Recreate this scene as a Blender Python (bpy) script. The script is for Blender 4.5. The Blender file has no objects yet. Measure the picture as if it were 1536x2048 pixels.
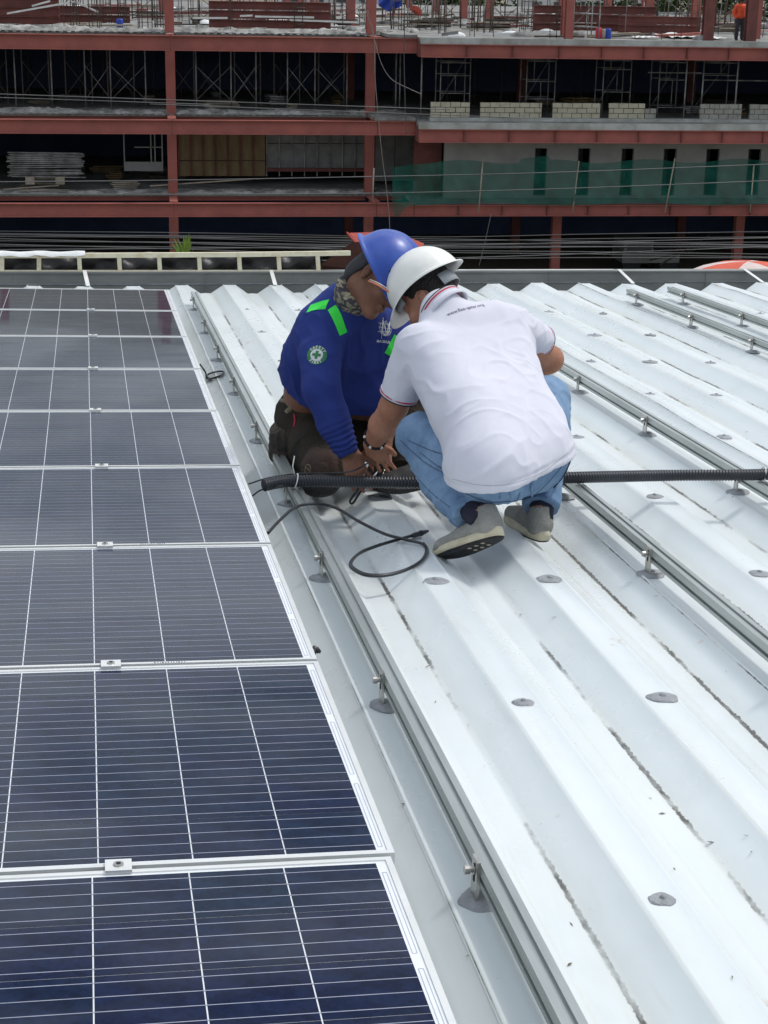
import bpy, bmesh, math, random
import numpy as np
from mathutils import Matrix, Vector
from mathutils.bvhtree import BVHTree
PI = math.pi
random.seed(7); np.random.seed(7)
scn = bpy.context.scene
COL = scn.collection

# ------------------------------------------------------------------ camera, sky, sun, exposure
FPX = 3324.3                                   # focal length in photograph pixels (1536 x 2048)
def cam_basis(pit, yaw, rol):
    f = np.array([math.sin(yaw)*math.cos(pit), math.cos(yaw)*math.cos(pit), -math.sin(pit)])
    r = np.cross(f, [0, 0, 1]); r /= np.linalg.norm(r); u = np.cross(r, f)
    r2 = r*math.cos(rol) + u*math.sin(rol); u2 = -r*math.sin(rol) + u*math.cos(rol)
    return np.stack([r2, u2, -f], 1)
M_ROOF = cam_basis(0.249407, 0.181152, 0.0323769)          # camera axes in the roof's own frame
CAM_ROOF = np.array([-0.50936, -2.56460, 1.27148])
M_W = cam_basis(math.radians(18.06), math.atan(3324/24232), math.radians(1.0))   # camera axes, z = true up
R_RW = M_W @ M_ROOF.T                                       # the roof falls about 3.7 degrees towards its eave
CAMW = R_RW @ CAM_ROOF
ROOF = Matrix([list(r) for r in R_RW]).to_4x4()

cd = bpy.data.cameras.new('camera'); cam = bpy.data.objects.new('camera', cd); COL.objects.link(cam)
mw = Matrix([list(r) for r in M_W]).to_4x4(); mw.translation = Vector(CAMW); cam.matrix_world = mw
cd.sensor_fit = 'VERTICAL'; cd.sensor_height = 24.0; cd.lens = 24.0*FPX/2048.0
cd.clip_start = 0.05; cd.clip_end = 3000
scn.camera = cam

SUN_EL, SUN_AZ = math.radians(58), math.radians(70)         # azimuth clockwise from +Y
world = bpy.data.worlds.new('World'); scn.world = world; world.use_nodes = True
nt = world.node_tree; nt.nodes.clear()
out = nt.nodes.new('ShaderNodeOutputWorld'); bg = nt.nodes.new('ShaderNodeBackground')
sky = nt.nodes.new('ShaderNodeTexSky'); sky.sky_type = 'NISHITA'; sky.sun_disc = False
sky.sun_elevation = SUN_EL; sky.sun_rotation = SUN_AZ; sky.dust_density = 3.0; sky.air_density = 1.2
tc = nt.nodes.new('ShaderNodeTexCoord'); mp = nt.nodes.new('ShaderNodeMapping'); mp.inputs['Scale'].default_value = (1, 1, 3.2)
no = nt.nodes.new('ShaderNodeTexNoise'); no.inputs['Scale'].default_value = 2.2; no.inputs['Detail'].default_value = 7; no.inputs['Roughness'].default_value = .55
no.inputs['Distortion'].default_value = .4
cr = nt.nodes.new('ShaderNodeValToRGB'); cr.color_ramp.elements[0].position = .43; cr.color_ramp.elements[1].position = .56
cr.color_ramp.elements[0].color = (.0, .0, .0, 1); cr.color_ramp.elements[1].color = (1, 1, 1, 1)
mx = nt.nodes.new('ShaderNodeMix'); mx.data_type = 'RGBA'
CLOUD = (12.6, 13.5, 14.5, 1)                                 # overcast: the horizon is duller than the zenith
mx.inputs['B'].default_value = CLOUD
L = nt.links.new
L(tc.outputs['Generated'], mp.inputs['Vector']); L(mp.outputs['Vector'], no.inputs['Vector']); L(no.outputs['Fac'], cr.inputs['Fac'])
L(cr.outputs['Color'], mx.inputs['Factor']); sx = nt.nodes.new('ShaderNodeSeparateXYZ'); L(tc.outputs['Generated'], sx.inputs['Vector'])
mr = nt.nodes.new('ShaderNodeMapRange'); mr.inputs['From Min'].default_value = 0; mr.inputs['From Max'].default_value = 1; mr.inputs['To Min'].default_value = .55; mr.inputs['To Max'].default_value = 1.0
L(sx.outputs['Z'], mr.inputs['Value'])
vm = nt.nodes.new('ShaderNodeVectorMath'); vm.operation = 'SCALE'; L(mx.outputs['Result'], vm.inputs[0]); L(mr.outputs['Result'], vm.inputs['Scale'])
L(sky.outputs['Color'], mx.inputs['A']); L(vm.outputs['Vector'], bg.inputs['Color'])
bg.inputs['Strength'].default_value = 0.10
L(bg.outputs['Background'], out.inputs['Surface'])
sl = bpy.data.lights.new('sun', 'SUN'); sl.energy = 1.6; sl.angle = math.radians(10); sl.color = (1, .97, .92)
so = bpy.data.objects.new('sun', sl); COL.objects.link(so)
sd = Vector((math.sin(SUN_AZ)*math.cos(SUN_EL), math.cos(SUN_AZ)*math.cos(SUN_EL), math.sin(SUN_EL)))
so.rotation_euler = sd.to_track_quat('Z', 'Y').to_euler(); so.location = sd*60
scn.view_settings.view_transform = 'Standard'; scn.view_settings.look = 'None'
scn.view_settings.exposure = 0.22; scn.view_settings.gamma = 1.0; scn.view_settings.use_curve_mapping = False

# ------------------------------------------------------------------ survey helpers: where a sighted point stands in the place
def ray(x, y): return M_W @ np.array([(x-768)/FPX, -(y-1024)/FPX, -1.0])
def S(x, y, d): return CAMW + ray(x, y)*d                  # point at distance d (m) along the view axis
def at(x, y, Y):                                           # point on the vertical plane at world Y
    r = ray(x, y); return CAMW + r*((Y-CAMW[1])/r[1])
def rray(x, y): return M_ROOF @ np.array([(x-768)/FPX, -(y-1024)/FPX, -1.0])
def on(x, y, z):                                           # point on a plane parallel to the roof (roof frame)
    r = rray(x, y); return CAM_ROOF + r*((z-CAM_ROOF[2])/r[2])
def cdir(v):                                               # direction given in camera axes -> world
    w = M_W @ np.array(v, float); return w/np.linalg.norm(w)

# ------------------------------------------------------------------ materials
def mat(name, c, rough=.6, metal=0, c2=None, scale=8, detail=4, bump=0, bscale=None, coat=0, spec=.5, lo=.35, hi=.65, vec=None, alpha=None, croot=.03):
    m = bpy.data.materials.new(name); m.use_nodes = True; t = m.node_tree; b = t.nodes['Principled BSDF']
    b.inputs['Base Color'].default_value = (*c, 1); b.inputs['Roughness'].default_value = rough; b.inputs['Metallic'].default_value = metal
    b.inputs['Coat Weight'].default_value = coat; b.inputs['Coat Roughness'].default_value = croot
    b.inputs['Specular IOR Level'].default_value = spec
    tcn = t.nodes.new('ShaderNodeTexCoord'); mpn = t.nodes.new('ShaderNodeMapping')
    t.links.new(tcn.outputs['Object'], mpn.inputs['Vector'])
    if vec: mpn.inputs['Scale'].default_value = vec
    if c2:
        n = t.nodes.new('ShaderNodeTexNoise'); n.inputs['Scale'].default_value = scale; n.inputs['Detail'].default_value = detail; n.inputs['Roughness'].default_value = .6
        r = t.nodes.new('ShaderNodeValToRGB'); r.color_ramp.elements[0].position = lo; r.color_ramp.elements[1].position = hi
        r.color_ramp.elements[0].color = (*c, 1); r.color_ramp.elements[1].color = (*c2, 1)
        t.links.new(mpn.outputs['Vector'], n.inputs['Vector']); t.links.new(n.outputs['Fac'], r.inputs['Fac']); t.links.new(r.outputs['Color'], b.inputs['Base Color'])
    if bump:
        n2 = t.nodes.new('ShaderNodeTexNoise'); n2.inputs['Scale'].default_value = bscale or scale*4; n2.inputs['Detail'].default_value = 5
        bp = t.nodes.new('ShaderNodeBump'); bp.inputs['Strength'].default_value = bump; bp.inputs['Distance'].default_value = .02
        t.links.new(mpn.outputs['Vector'], n2.inputs['Vector']); t.links.new(n2.outputs['Fac'], bp.inputs['Height']); t.links.new(bp.outputs['Normal'], b.inputs['Normal'])
    if alpha is not None: b.inputs['Alpha'].default_value = alpha
    return m
M = {}
M['alu'] = mat('anodised aluminium', (.36, .39, .38), .42, .8, c2=(.46, .49, .48), scale=3, vec=(6, .6, 6), bump=.05, bscale=60)
M['frame'] = mat('silver panel frame', (.74, .75, .74), .35, .35, c2=(.66, .67, .65), scale=5, bump=.03, bscale=50)
M['steel'] = mat('stainless steel', (.50, .49, .46), .3, .9, c2=(.36, .35, .33), scale=30)
M['sealant'] = mat('grey sealant', (.22, .235, .25), .55, 0, c2=(.33, .34, .36), scale=14, bump=.5, bscale=50)
M['backsheet'] = mat('white backsheet under glass', (.72, .75, .78), .5, 0, c2=(.66, .68, .70), scale=8, coat=.4)
M['ribbon'] = mat('tinned ribbon', (.34, .36, .46), .4, .3, c2=(.44, .45, .54), scale=20, coat=.3)
M['cable'] = mat('black cable', (.008, .010, .012), .38, 0, c2=(.03, .034, .04), scale=20)
M['conduit'] = mat('black corrugated conduit', (.014, .017, .022), .36, 0, c2=(.035, .04, .05), scale=6)
M['tie'] = mat('white nylon tie', (.72, .72, .68), .4, c2=(.62, .62, .58), scale=40)
M['parapet'] = mat('grey painted sheet', (.20, .21, .20), .55, .0, c2=(.27, .28, .265), scale=2.2, vec=(1, 1, 3), bump=.15, bscale=5, spec=.3)
M['coping'] = mat('pale coping', (.62, .62, .6), .6, c2=(.38, .38, .36), scale=6)
M['cream'] = mat('cream painted timber', (.82, .76, .56), .6, c2=(.64, .54, .34), scale=12, bump=.2, lo=.45, hi=.75)
M['whitecloth'] = mat('white membrane', (.76, .77, .77), .7, c2=(.66, .68, .68), scale=10, bump=.4, bscale=14)
M['tarp'] = mat('black tarpaulin', (.012, .012, .014), .42, c2=(.03, .03, .034), scale=3, bump=.9, bscale=4)
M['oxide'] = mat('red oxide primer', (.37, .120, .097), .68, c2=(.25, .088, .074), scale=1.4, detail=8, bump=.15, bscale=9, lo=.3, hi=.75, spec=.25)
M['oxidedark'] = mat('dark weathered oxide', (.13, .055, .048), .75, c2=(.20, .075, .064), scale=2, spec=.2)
M['flash_top'] = mat('red flashing paint', (.34, .052, .035), .6, c2=(.24, .04, .03), scale=8, spec=.2)
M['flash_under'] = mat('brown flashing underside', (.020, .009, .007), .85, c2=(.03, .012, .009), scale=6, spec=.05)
M['concrete'] = mat('raw concrete', (.13, .128, .12), .9, c2=(.30, .295, .28), scale=1.6, detail=9, bump=.5, bscale=10, spec=.2)
M['slab_edge'] = mat('pale slab edge', (.44, .46, .44), .85, c2=(.27, .27, .24), scale=1.3, detail=9, bump=.4, bscale=7, spec=.2)
M['shade'] = mat('dirty timber', (.055, .045, .036), .9, c2=(.12, .10, .08), scale=4)
M['rubble'] = mat('grey rubble', (.13, .13, .12), .9, c2=(.42, .41, .39), scale=2.2, detail=10, bump=1, bscale=8, spec=.15)
M['slabdark'] = mat('damp concrete', (.15, .148, .14), .85, c2=(.28, .275, .26), scale=.7, detail=8, bump=.3, spec=.2)
M['wallgrey'] = mat('rendered wall', (.28, .28, .262), .85, c2=(.37, .37, .35), scale=.8, detail=9, bump=.25, spec=.2)
M['block'] = mat('hollow block', (.47, .44, .33), .9, c2=(.36, .34, .26), scale=3, detail=7, bump=.5, bscale=18, spec=.15)
M['block2'] = mat('grey mortared block', (.33, .33, .29), .9, c2=(.24, .24, .21), scale=3, detail=7, bump=.5, bscale=18, spec=.15)
M['mortar'] = mat('mortar', (.06, .055, .045), .95, c2=(.12, .11, .09), scale=8, spec=.15)
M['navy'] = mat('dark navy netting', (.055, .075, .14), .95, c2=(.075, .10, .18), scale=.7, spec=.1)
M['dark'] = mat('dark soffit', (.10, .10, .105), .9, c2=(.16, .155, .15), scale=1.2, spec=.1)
M['tube'] = mat('galvanised scaffold tube', (.38, .385, .38), .55, .3, c2=(.13, .12, .11), scale=2)
M['rusttube'] = mat('rusty prop', (.16, .13, .11), .7, .2, c2=(.26, .25, .24), scale=2)
M['rebar'] = mat('rusty rebar', (.10, .075, .055), .8, .2, c2=(.055, .045, .04), scale=4)
M['ply'] = mat('brown form plywood', (.17, .12, .06), .8, c2=(.24, .17, .09), scale=2.5, vec=(2, 1, .4), spec=.2)
M['plygrey'] = mat('grey form board', (.25, .25, .24), .8, c2=(.18, .175, .165), scale=2.5, spec=.2)
M['green'] = mat('green debris net', (.010, .095, .072), .9, c2=(.02, .15, .11), scale=2.4, bump=.9, bscale=3, alpha=.52, spec=.1)
M['orange'] = mat('orange work shirt', (.78, .11, .035), .8, c2=(.66, .075, .03), scale=6)
M['bluetarp'] = mat('blue tarpaulin', (.012, .04, .30), .55, c2=(.02, .07, .42), scale=2, bump=.8, bscale=4)
M['plank'] = mat('pale timber', (.40, .35, .27), .8, c2=(.26, .22, .17), scale=3)
M['whitesteel'] = mat('white painted metal', (.72, .72, .70), .5, c2=(.55, .55, .52), scale=3)
M['wire'] = mat('power line', (.16, .165, .16), .6, c2=(.10, .10, .10), scale=.5)
M['wiredark'] = mat('dark cable bundle', (.045, .047, .05), .6, c2=(.09, .09, .09), scale=.5)
M['palm'] = mat('palm leaf', (.10, .19, .02), .55, c2=(.19, .28, .03), scale=6)
M['bark'] = mat('palm bark', (.12, .09, .06), .9, c2=(.2, .16, .11), scale=12, bump=.6)
M['leaf'] = mat('tree leaves', (.035, .065, .020), .7, c2=(.085, .13, .045), scale=.9, spec=.2)
M['soil'] = mat('bare ground', (.16, .14, .11), .95, c2=(.24, .215, .17), scale=.05, detail=10, bump=.3, bscale=1, spec=.1)
M['asphalt'] = mat('asphalt', (.045, .045, .045), .9, c2=(.065, .063, .06), scale=1, spec=.2)
M['canopy_o'] = mat('orange canopy cloth', (.62, .095, .045), .7, c2=(.52, .08, .04), scale=6)
M['canopy_w'] = mat('pale canopy cloth', (.62, .50, .47), .7, c2=(.55, .45, .43), scale=6)
M['farwall'] = mat('distant pale wall', (.42, .42, .41), .9, c2=(.55, .55, .54), scale=.3)
M['glass'] = mat('distant window', (.05, .06, .07), .15, c2=(.08, .09, .1), scale=1)
# people
M['skin1'] = mat('tan skin', (.34, .150, .090), .5, c2=(.44, .215, .14), scale=9, bump=.2, bscale=120, spec=.22)
M['skin2'] = mat('brown skin', (.165, .078, .048), .5, c2=(.235, .115, .075), scale=9, bump=.2, bscale=120, spec=.22)
M['hair'] = mat('black hair', (.008, .007, .007), .6, c2=(.022, .018, .016), scale=90, vec=(1, 1, .3), bump=.9, bscale=160)
M['polo'] = mat('white polo knit', (.64, .64, .71), .9, c2=(.60, .60, .675), scale=5, bump=.12, bscale=420, spec=.15)
M['blue'] = mat('royal blue jersey', (.018, .034, .175), .8, c2=(.026, .046, .215), scale=6, bump=.12, bscale=320, spec=.2)
M['jeans'] = mat('washed denim', (.11, .19, .32), .85, c2=(.25, .37, .53), scale=7, detail=8, bump=.3, bscale=260, spec=.15, lo=.3, hi=.7)
M['denimdark'] = mat('dark denim seam', (.055, .085, .15), .85, c2=(.08, .12, .2), scale=30)
M['olive'] = mat('olive work trousers', (.024, .023, .019), .88, c2=(.050, .036, .026), scale=7, detail=7, bump=.35, bscale=160, spec=.15)
M['camo'] = mat('patterned cloth', (.05, .045, .06), .85, c2=(.40, .37, .24), scale=55, lo=.46, hi=.6)
M['pouch'] = mat('brown pouch cloth', (.022, .016, .014), .8, c2=(.065, .042, .028), scale=14, bump=.5, bscale=40)
M['strap'] = mat('khaki webbing', (.16, .135, .085), .85, c2=(.22, .19, .12), scale=60)
M['plaid'] = mat('dark plaid', (.012, .018, .035), .85, c2=(.06, .05, .05), scale=26)
M['darkcloth'] = mat('charcoal cloth', (.022, .022, .026), .85, c2=(.036, .036, .04), scale=20)
M['shoegrey'] = mat('grey knit shoe', (.25, .245, .22), .85, c2=(.33, .325, .30), scale=22, bump=.5, bscale=260)
M['midsole'] = mat('cream foam sole', (.62, .57, .42), .7, c2=(.50, .44, .31), scale=20)
M['outsole'] = mat('black rubber', (.012, .012, .012), .85, c2=(.03, .03, .03), scale=60)
M['shoeblack'] = mat('black shoe', (.008, .008, .010), .85, c2=(.03, .03, .03), scale=20)
M['helmw'] = mat('white helmet plastic', (.78, .78, .74), .4, c2=(.70, .70, .655), scale=9, detail=8, coat=.2, croot=.3, bump=.04, bscale=60)
M['helmb'] = mat('blue helmet plastic', (.010, .050, .32), .42, c2=(.018, .075, .38), scale=9, detail=8, coat=.25, croot=.28, bump=.04, bscale=60)
M['band'] = mat('grey suspension band', (.36, .38, .40), .5, c2=(.28, .30, .32), scale=30)
M['red'] = mat('red trim', (.55, .03, .06), .7, c2=(.48, .03, .06), scale=30)
M['blacktrim'] = mat('black trim', (.012, .012, .018), .8, c2=(.02, .02, .03), scale=30)
M['neon'] = mat('fluorescent green tape', (.03, .80, .06), .45, c2=(.03, .68, .05), scale=12)
M['badge'] = mat('badge green', (.025, .17, .06), .7, c2=(.035, .20, .075), scale=50)
M['print'] = mat('white print', (.66, .68, .70), .7, c2=(.58, .6, .62), scale=60)
M['ink'] = mat('dark print', (.05, .05, .10), .7, c2=(.1, .1, .16), scale=50)
M['lens'] = mat('clear plastic', (.62, .66, .66), .08, c2=(.5, .55, .56), scale=10, alpha=.55)
M['orangeplastic'] = mat('orange plastic', (.68, .24, .12), .4, c2=(.6, .2, .1), scale=20)
M['sock'] = mat('dark sock', (.012, .014, .03), .9, c2=(.02, .022, .04), scale=40)
M['bead_w'] = mat('white bead', (.75, .75, .72), .3, c2=(.66, .66, .63), scale=20)
M['eye'] = mat('dark eye', (.02, .015, .012), .2, c2=(.03, .02, .018), scale=20)
M['knee_print'] = mat('rust brown knee cloth', (.055, .026, .019), .88, c2=(.036, .024, .019), scale=14, bump=.3)

def roof_material():
    m = mat('white glossy roof paint', (.665, .71, .72), .22, 0, c2=(.60, .65, .66), scale=.9, detail=5, coat=0, spec=.55)
    t = m.node_tree; b = t.nodes['Principled BSDF']; ramp = [n for n in t.nodes if n.type == 'VALTORGB'][0]; mpn = [n for n in t.nodes if n.type == 'MAPPING'][0]
    def noise(sc, det, vec, dist=0):
        mm = t.nodes.new('ShaderNodeMapping'); mm.inputs['Scale'].default_value = vec
        tcn = [n for n in t.nodes if n.type == 'TEX_COORD'][0]; t.links.new(tcn.outputs['Object'], mm.inputs['Vector'])
        n = t.nodes.new('ShaderNodeTexNoise'); n.inputs['Scale'].default_value = sc; n.inputs['Detail'].default_value = det; n.inputs['Roughness'].default_value = .65; n.inputs['Distortion'].default_value = dist
        t.links.new(mm.outputs['Vector'], n.inputs['Vector']); return n.outputs['Fac']
    def mth(op, a, bb):
        n = t.nodes.new('ShaderNodeMath'); n.operation = op; n.use_clamp = op != 'ADD'
        for i, v in enumerate((a, bb)):
            if isinstance(v, (int, float)): n.inputs[i].default_value = v
            else: t.links.new(v, n.inputs[i])
        return n.outputs[0]
    def mixc(base, fac, colr):
        n = t.nodes.new('ShaderNodeMix'); n.data_type = 'RGBA'; t.links.new(fac, n.inputs['Factor']); t.links.new(base, n.inputs['A']); n.inputs['B'].default_value = (*colr, 1); return n.outputs['Result']
    at_ = t.nodes.new('ShaderNodeAttribute'); at_.attribute_name = 'crease'
    def step(x, lo, hi):
        n = t.nodes.new('ShaderNodeMapRange'); n.clamp = True; n.inputs['From Min'].default_value = lo; n.inputs['From Max'].default_value = hi; t.links.new(x, n.inputs['Value']); return n.outputs['Result']
    col = ramp.outputs['Color']
    # soft yellowish film of dust beside the creases
    film = mth('MULTIPLY', step(at_.outputs['Fac'], .02, .5), step(noise(1.3, 4, (1.4, .45, 1)), .38, .68))
    col = mixc(col, mth('MULTIPLY', film, .42), (.55, .52, .40))
    # dark dirt that gathers in the creases, patchy along their length
    thin = mth('MULTIPLY', step(mth('ADD', at_.outputs['Fac'], mth('MULTIPLY', noise(55, 5, (1, 1, 1)), 1.0)), 1.10, 1.26), step(noise(1.6, 6, (2.3, .9, 1)), .48, .57))
    col = mixc(col, mth('MULTIPLY', thin, .92), (.06, .052, .042))
    smear = mth('MULTIPLY', step(noise(1.7, 7, (2.4, .8, 1), 1.2), .52, .72), .22); col = mixc(col, smear, (.44, .47, .46))
    drip = mth('MULTIPLY', step(noise(5, 5, (5.5, .45, 1)), .60, .78), .30); col = mixc(col, drip, (.46, .45, .38))
    rust = mth('MULTIPLY', step(noise(5.5, 6, (1.5, .7, 1)), .67, .74), .7)
    col = mixc(col, rust, (.42, .24, .09))
    specks = step(noise(34, 2, (1, .8, 1)), .775, .79)
    col = mixc(col, mth('MULTIPLY', specks, .8), (.10, .10, .10))
    t.links.new(col, b.inputs['Base Color'])
    rr = t.nodes.new('ShaderNodeMapRange'); rr.inputs['To Min'].default_value = .16; rr.inputs['To Max'].default_value = .42
    t.links.new(noise(2.0, 5, (1, .5, 1)), rr.inputs['Value']); t.links.new(rr.outputs['Result'], b.inputs['Roughness'])
    bp = t.nodes.new('ShaderNodeBump'); bp.inputs['Strength'].default_value = .25; bp.inputs['Distance'].default_value = .01
    t.links.new(noise(4.5, 3, (1, .6, 1)), bp.inputs['Height']); t.links.new(bp.outputs['Normal'], b.inputs['Normal'])
    return m
M['roof'] = roof_material()

def cell_material():
    m = mat('blue polycrystalline cell', (.003, .006, .022), .7, 0, c2=(.008, .016, .046), scale=14, coat=1.0, croot=.045, spec=0.0)
    t = m.node_tree; b = t.nodes['Principled BSDF']; r = [n for n in t.nodes if n.type == 'VALTORGB'][0]
    b.inputs['Coat IOR'].default_value = 1.25
    oi = t.nodes.new('ShaderNodeObjectInfo'); hs = t.nodes.new('ShaderNodeHueSaturation')
    v = t.nodes.new('ShaderNodeTexVoronoi'); v.inputs['Scale'].default_value = 90
    mpn = [n for n in t.nodes if n.type == 'MAPPING'][0]; t.links.new(mpn.outputs['Vector'], v.inputs['Vector'])
    sep = t.nodes.new('ShaderNodeSeparateColor'); t.links.new(v.outputs['Color'], sep.inputs['Color'])
    mr = t.nodes.new('ShaderNodeMapRange'); mr.inputs['To Min'].default_value = .8; mr.inputs['To Max'].default_value = 1.25; t.links.new(sep.outputs['Red'], mr.inputs['Value'])
    mr2 = t.nodes.new('ShaderNodeMapRange'); mr2.inputs['To Min'].default_value = .485; mr2.inputs['To Max'].default_value = .51; t.links.new(oi.outputs['Random'], mr2.inputs['Value'])
    t.links.new(mr2.outputs['Result'], hs.inputs['Hue']); t.links.new(mr.outputs['Result'], hs.inputs['Value']); t.links.new(r.outputs['Color'], hs.inputs['Color'])
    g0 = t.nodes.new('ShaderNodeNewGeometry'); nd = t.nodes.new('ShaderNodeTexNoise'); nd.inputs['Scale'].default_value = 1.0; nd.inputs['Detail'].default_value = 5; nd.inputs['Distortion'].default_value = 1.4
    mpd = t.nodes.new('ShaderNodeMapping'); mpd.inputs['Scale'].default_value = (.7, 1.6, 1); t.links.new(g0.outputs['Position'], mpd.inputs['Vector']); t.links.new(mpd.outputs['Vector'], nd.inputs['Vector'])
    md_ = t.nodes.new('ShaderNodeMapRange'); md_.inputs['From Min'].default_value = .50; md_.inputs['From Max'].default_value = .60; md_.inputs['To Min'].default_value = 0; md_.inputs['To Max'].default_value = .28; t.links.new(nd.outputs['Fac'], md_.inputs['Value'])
    mxd = t.nodes.new('ShaderNodeMix'); mxd.data_type = 'RGBA'; t.links.new(md_.outputs['Result'], mxd.inputs['Factor']); t.links.new(hs.outputs['Color'], mxd.inputs['A']); mxd.inputs['B'].default_value = (.050, .056, .066, 1)     # grey dust film mixed into the colour, blotched to imitate cloud reflections
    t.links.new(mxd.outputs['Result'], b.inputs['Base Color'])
    n2 = t.nodes.new('ShaderNodeTexNoise'); n2.inputs['Scale'].default_value = 1.6; n2.inputs['Detail'].default_value = 2
    g = t.nodes.new('ShaderNodeNewGeometry'); t.links.new(g.outputs['Position'], n2.inputs['Vector'])
    bp = t.nodes.new('ShaderNodeBump'); bp.inputs['Strength'].default_value = .035; bp.inputs['Distance'].default_value = .05
    t.links.new(n2.outputs['Fac'], bp.inputs['Height']); t.links.new(bp.outputs['Normal'], b.inputs['Coat Normal'])
    return m
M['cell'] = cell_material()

# ------------------------------------------------------------------ object helpers
def tag(o, label=None, cat=None, group=None, kind=None):
    if label: o['label'] = label
    if cat: o['category'] = cat
    if group: o['group'] = group
    if kind: o['kind'] = kind
    return o
def thing(name, label, cat, loc=(0, 0, 0), frame=None, rotz=0, group=None, kind=None):
    o = bpy.data.objects.new(name, None); COL.objects.link(o); o.empty_display_size = .1
    o.matrix_world = (frame or Matrix()) @ Matrix.Translation(Vector(loc)) @ Matrix.Rotation(rotz, 4, 'Z')
    return tag(o, label, cat, group, kind)
def link(name, me, parent=None, loc=None, rot=None):
    o = bpy.data.objects.new(name, me); COL.objects.link(o)
    if parent: o.parent = parent
    if loc is not None: o.location = loc
    if rot is not None: o.rotation_euler = rot
    return o
class MB:
    def __init__(s): s.v = []; s.f = []; s.smooth = False
    def add(s, vs, fs):
        n = len(s.v); s.v += [tuple(map(float, v)) for v in vs]; s.f += [tuple(i+n for i in f) for f in fs]; return s
    def box(s, x0, x1, y0, y1, z0, z1):
        return s.add([(x0, y0, z0), (x1, y0, z0), (x1, y1, z0), (x0, y1, z0), (x0, y0, z1), (x1, y0, z1), (x1, y1, z1), (x0, y1, z1)],
                     [(0, 3, 2, 1), (4, 5, 6, 7), (0, 1, 5, 4), (1, 2, 6, 5), (2, 3, 7, 6), (3, 0, 4, 7)])
    def bar(s, a, b, w, h=None):                               # square bar between two points
        h = h or w; a = Vector(a); b = Vector(b); d = (b-a).normalized(); up = Vector((0, 0, 1)) if abs(d.z) < .95 else Vector((0, 1, 0))
        x = d.cross(up).normalized()*w/2; y = x.cross(d).normalized()*h/2
        vs = [a-x-y, a+x-y, a+x+y, a-x+y, b-x-y, b+x-y, b+x+y, b-x+y]
        return s.add(vs, [(0, 3, 2, 1), (4, 5, 6, 7), (0, 1, 5, 4), (1, 2, 6, 5), (2, 3, 7, 6), (3, 0, 4, 7)])
    def tube(s, pts, r, n=8, cap=True):
        pts = [Vector(p) for p in pts]; rs = r if isinstance(r, (list, tuple)) else [r]*len(pts)
        prev = None; vs = []; fs = []
        for i, p in enumerate(pts):
            d = (pts[min(i+1, len(pts)-1)]-pts[max(i-1, 0)]).normalized()
            if prev is None: u = d.cross(Vector((0, 0, 1)) if abs(d.z) < .9 else Vector((1, 0, 0))).normalized()
            else: u = (prev-d*prev.dot(d)).normalized()
            w = d.cross(u); prev = u
            for k in range(n):
                a = 2*PI*k/n; vs.append(p+(u*math.cos(a)+w*math.sin(a))*rs[i])
        for i in range(len(pts)-1):
            for k in range(n):
                k2 = (k+1) % n; fs.append((i*n+k, i*n+k2, (i+1)*n+k2, (i+1)*n+k))
        if cap: fs.append(tuple(range(n-1, -1, -1))); fs.append(tuple((len(pts)-1)*n+k for k in range(n)))
        s.smooth = True
        return s.add(vs, fs)
    def extrude(s, prof, y0, y1, axis='y', cap=True):           # closed profile (x,z) swept along y
        n = len(prof); vs = [(x, y0, z) for x, z in prof]+[(x, y1, z) for x, z in prof]
        fs = [(k, (k+1) % n, n+(k+1) % n, n+k) for k in range(n)]
        if cap: fs += [tuple(range(n-1, -1, -1)), tuple(range(n, 2*n))]
        return s.add(vs, fs)
    def blob(s, c, r, seed=0, n=10, m=5, dome=False, rag=.15):
        rnd = random.Random(seed); c = Vector(c); vs = []; fs = []
        p1, p2, p3 = (rnd.uniform(0, 6.3) for _ in range(3)); amp = [1+rag*(.6*math.sin(4*PI*k/n+p1)+.4*math.sin(6*PI*k/n+p2)+.3*math.sin(10*PI*k/n+p3))+rnd.uniform(-rag, rag)*.25 for k in range(n)]
        for j in range(m+1):
            ph = (PI/2 if dome else PI)*j/m
            for k in range(n):
                a = 2*PI*k/n; q = amp[k]*(1+rnd.uniform(-rag, rag)*.12)
                vs.append(c+Vector((math.cos(a)*math.sin(ph)*r[0]*q, math.sin(a)*math.sin(ph)*r[1]*q, math.cos(ph)*r[2])))
        for j in range(m):
            for k in range(n): k2 = (k+1) % n; fs.append((j*n+k, (j+1)*n+k, (j+1)*n+k2, j*n+k2))
        s.smooth = True
        return s.add(vs, fs)
    def mesh(s, name, m):
        me = bpy.data.meshes.new(name); me.from_pydata(s.v, [], s.f); me.update()
        if m: me.materials.append(m)
        if s.smooth:
            me.polygons.foreach_set('use_smooth', [len(p.vertices) <= 4 for p in me.polygons])
        return me
    def build(s, name, m, parent=None, loc=None, rot=None):
        return link(name, s.mesh(name, m), parent, loc, rot)
def bevel(o, w=.004, seg=2):
    md = o.modifiers.new('bevel', 'BEVEL'); md.width = w; md.segments = seg; md.limit_method = 'ANGLE'; return o
def smooth_path(pts, n=8):                                      # Catmull-Rom
    P = [Vector(p) for p in pts]; P = [P[0]*2-P[1]]+P+[P[-1]*2-P[-2]]; out = []
    for i in range(1, len(P)-2):
        for k in range(n):
            t = k/n; a, b, c, d = P[i-1:i+3]
            out.append(.5*((2*b)+(c-a)*t+(2*a-5*b+4*c-d)*t*t+(3*b-a-3*c+d)*t**3))
    out.append(P[-2]); return out

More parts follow.
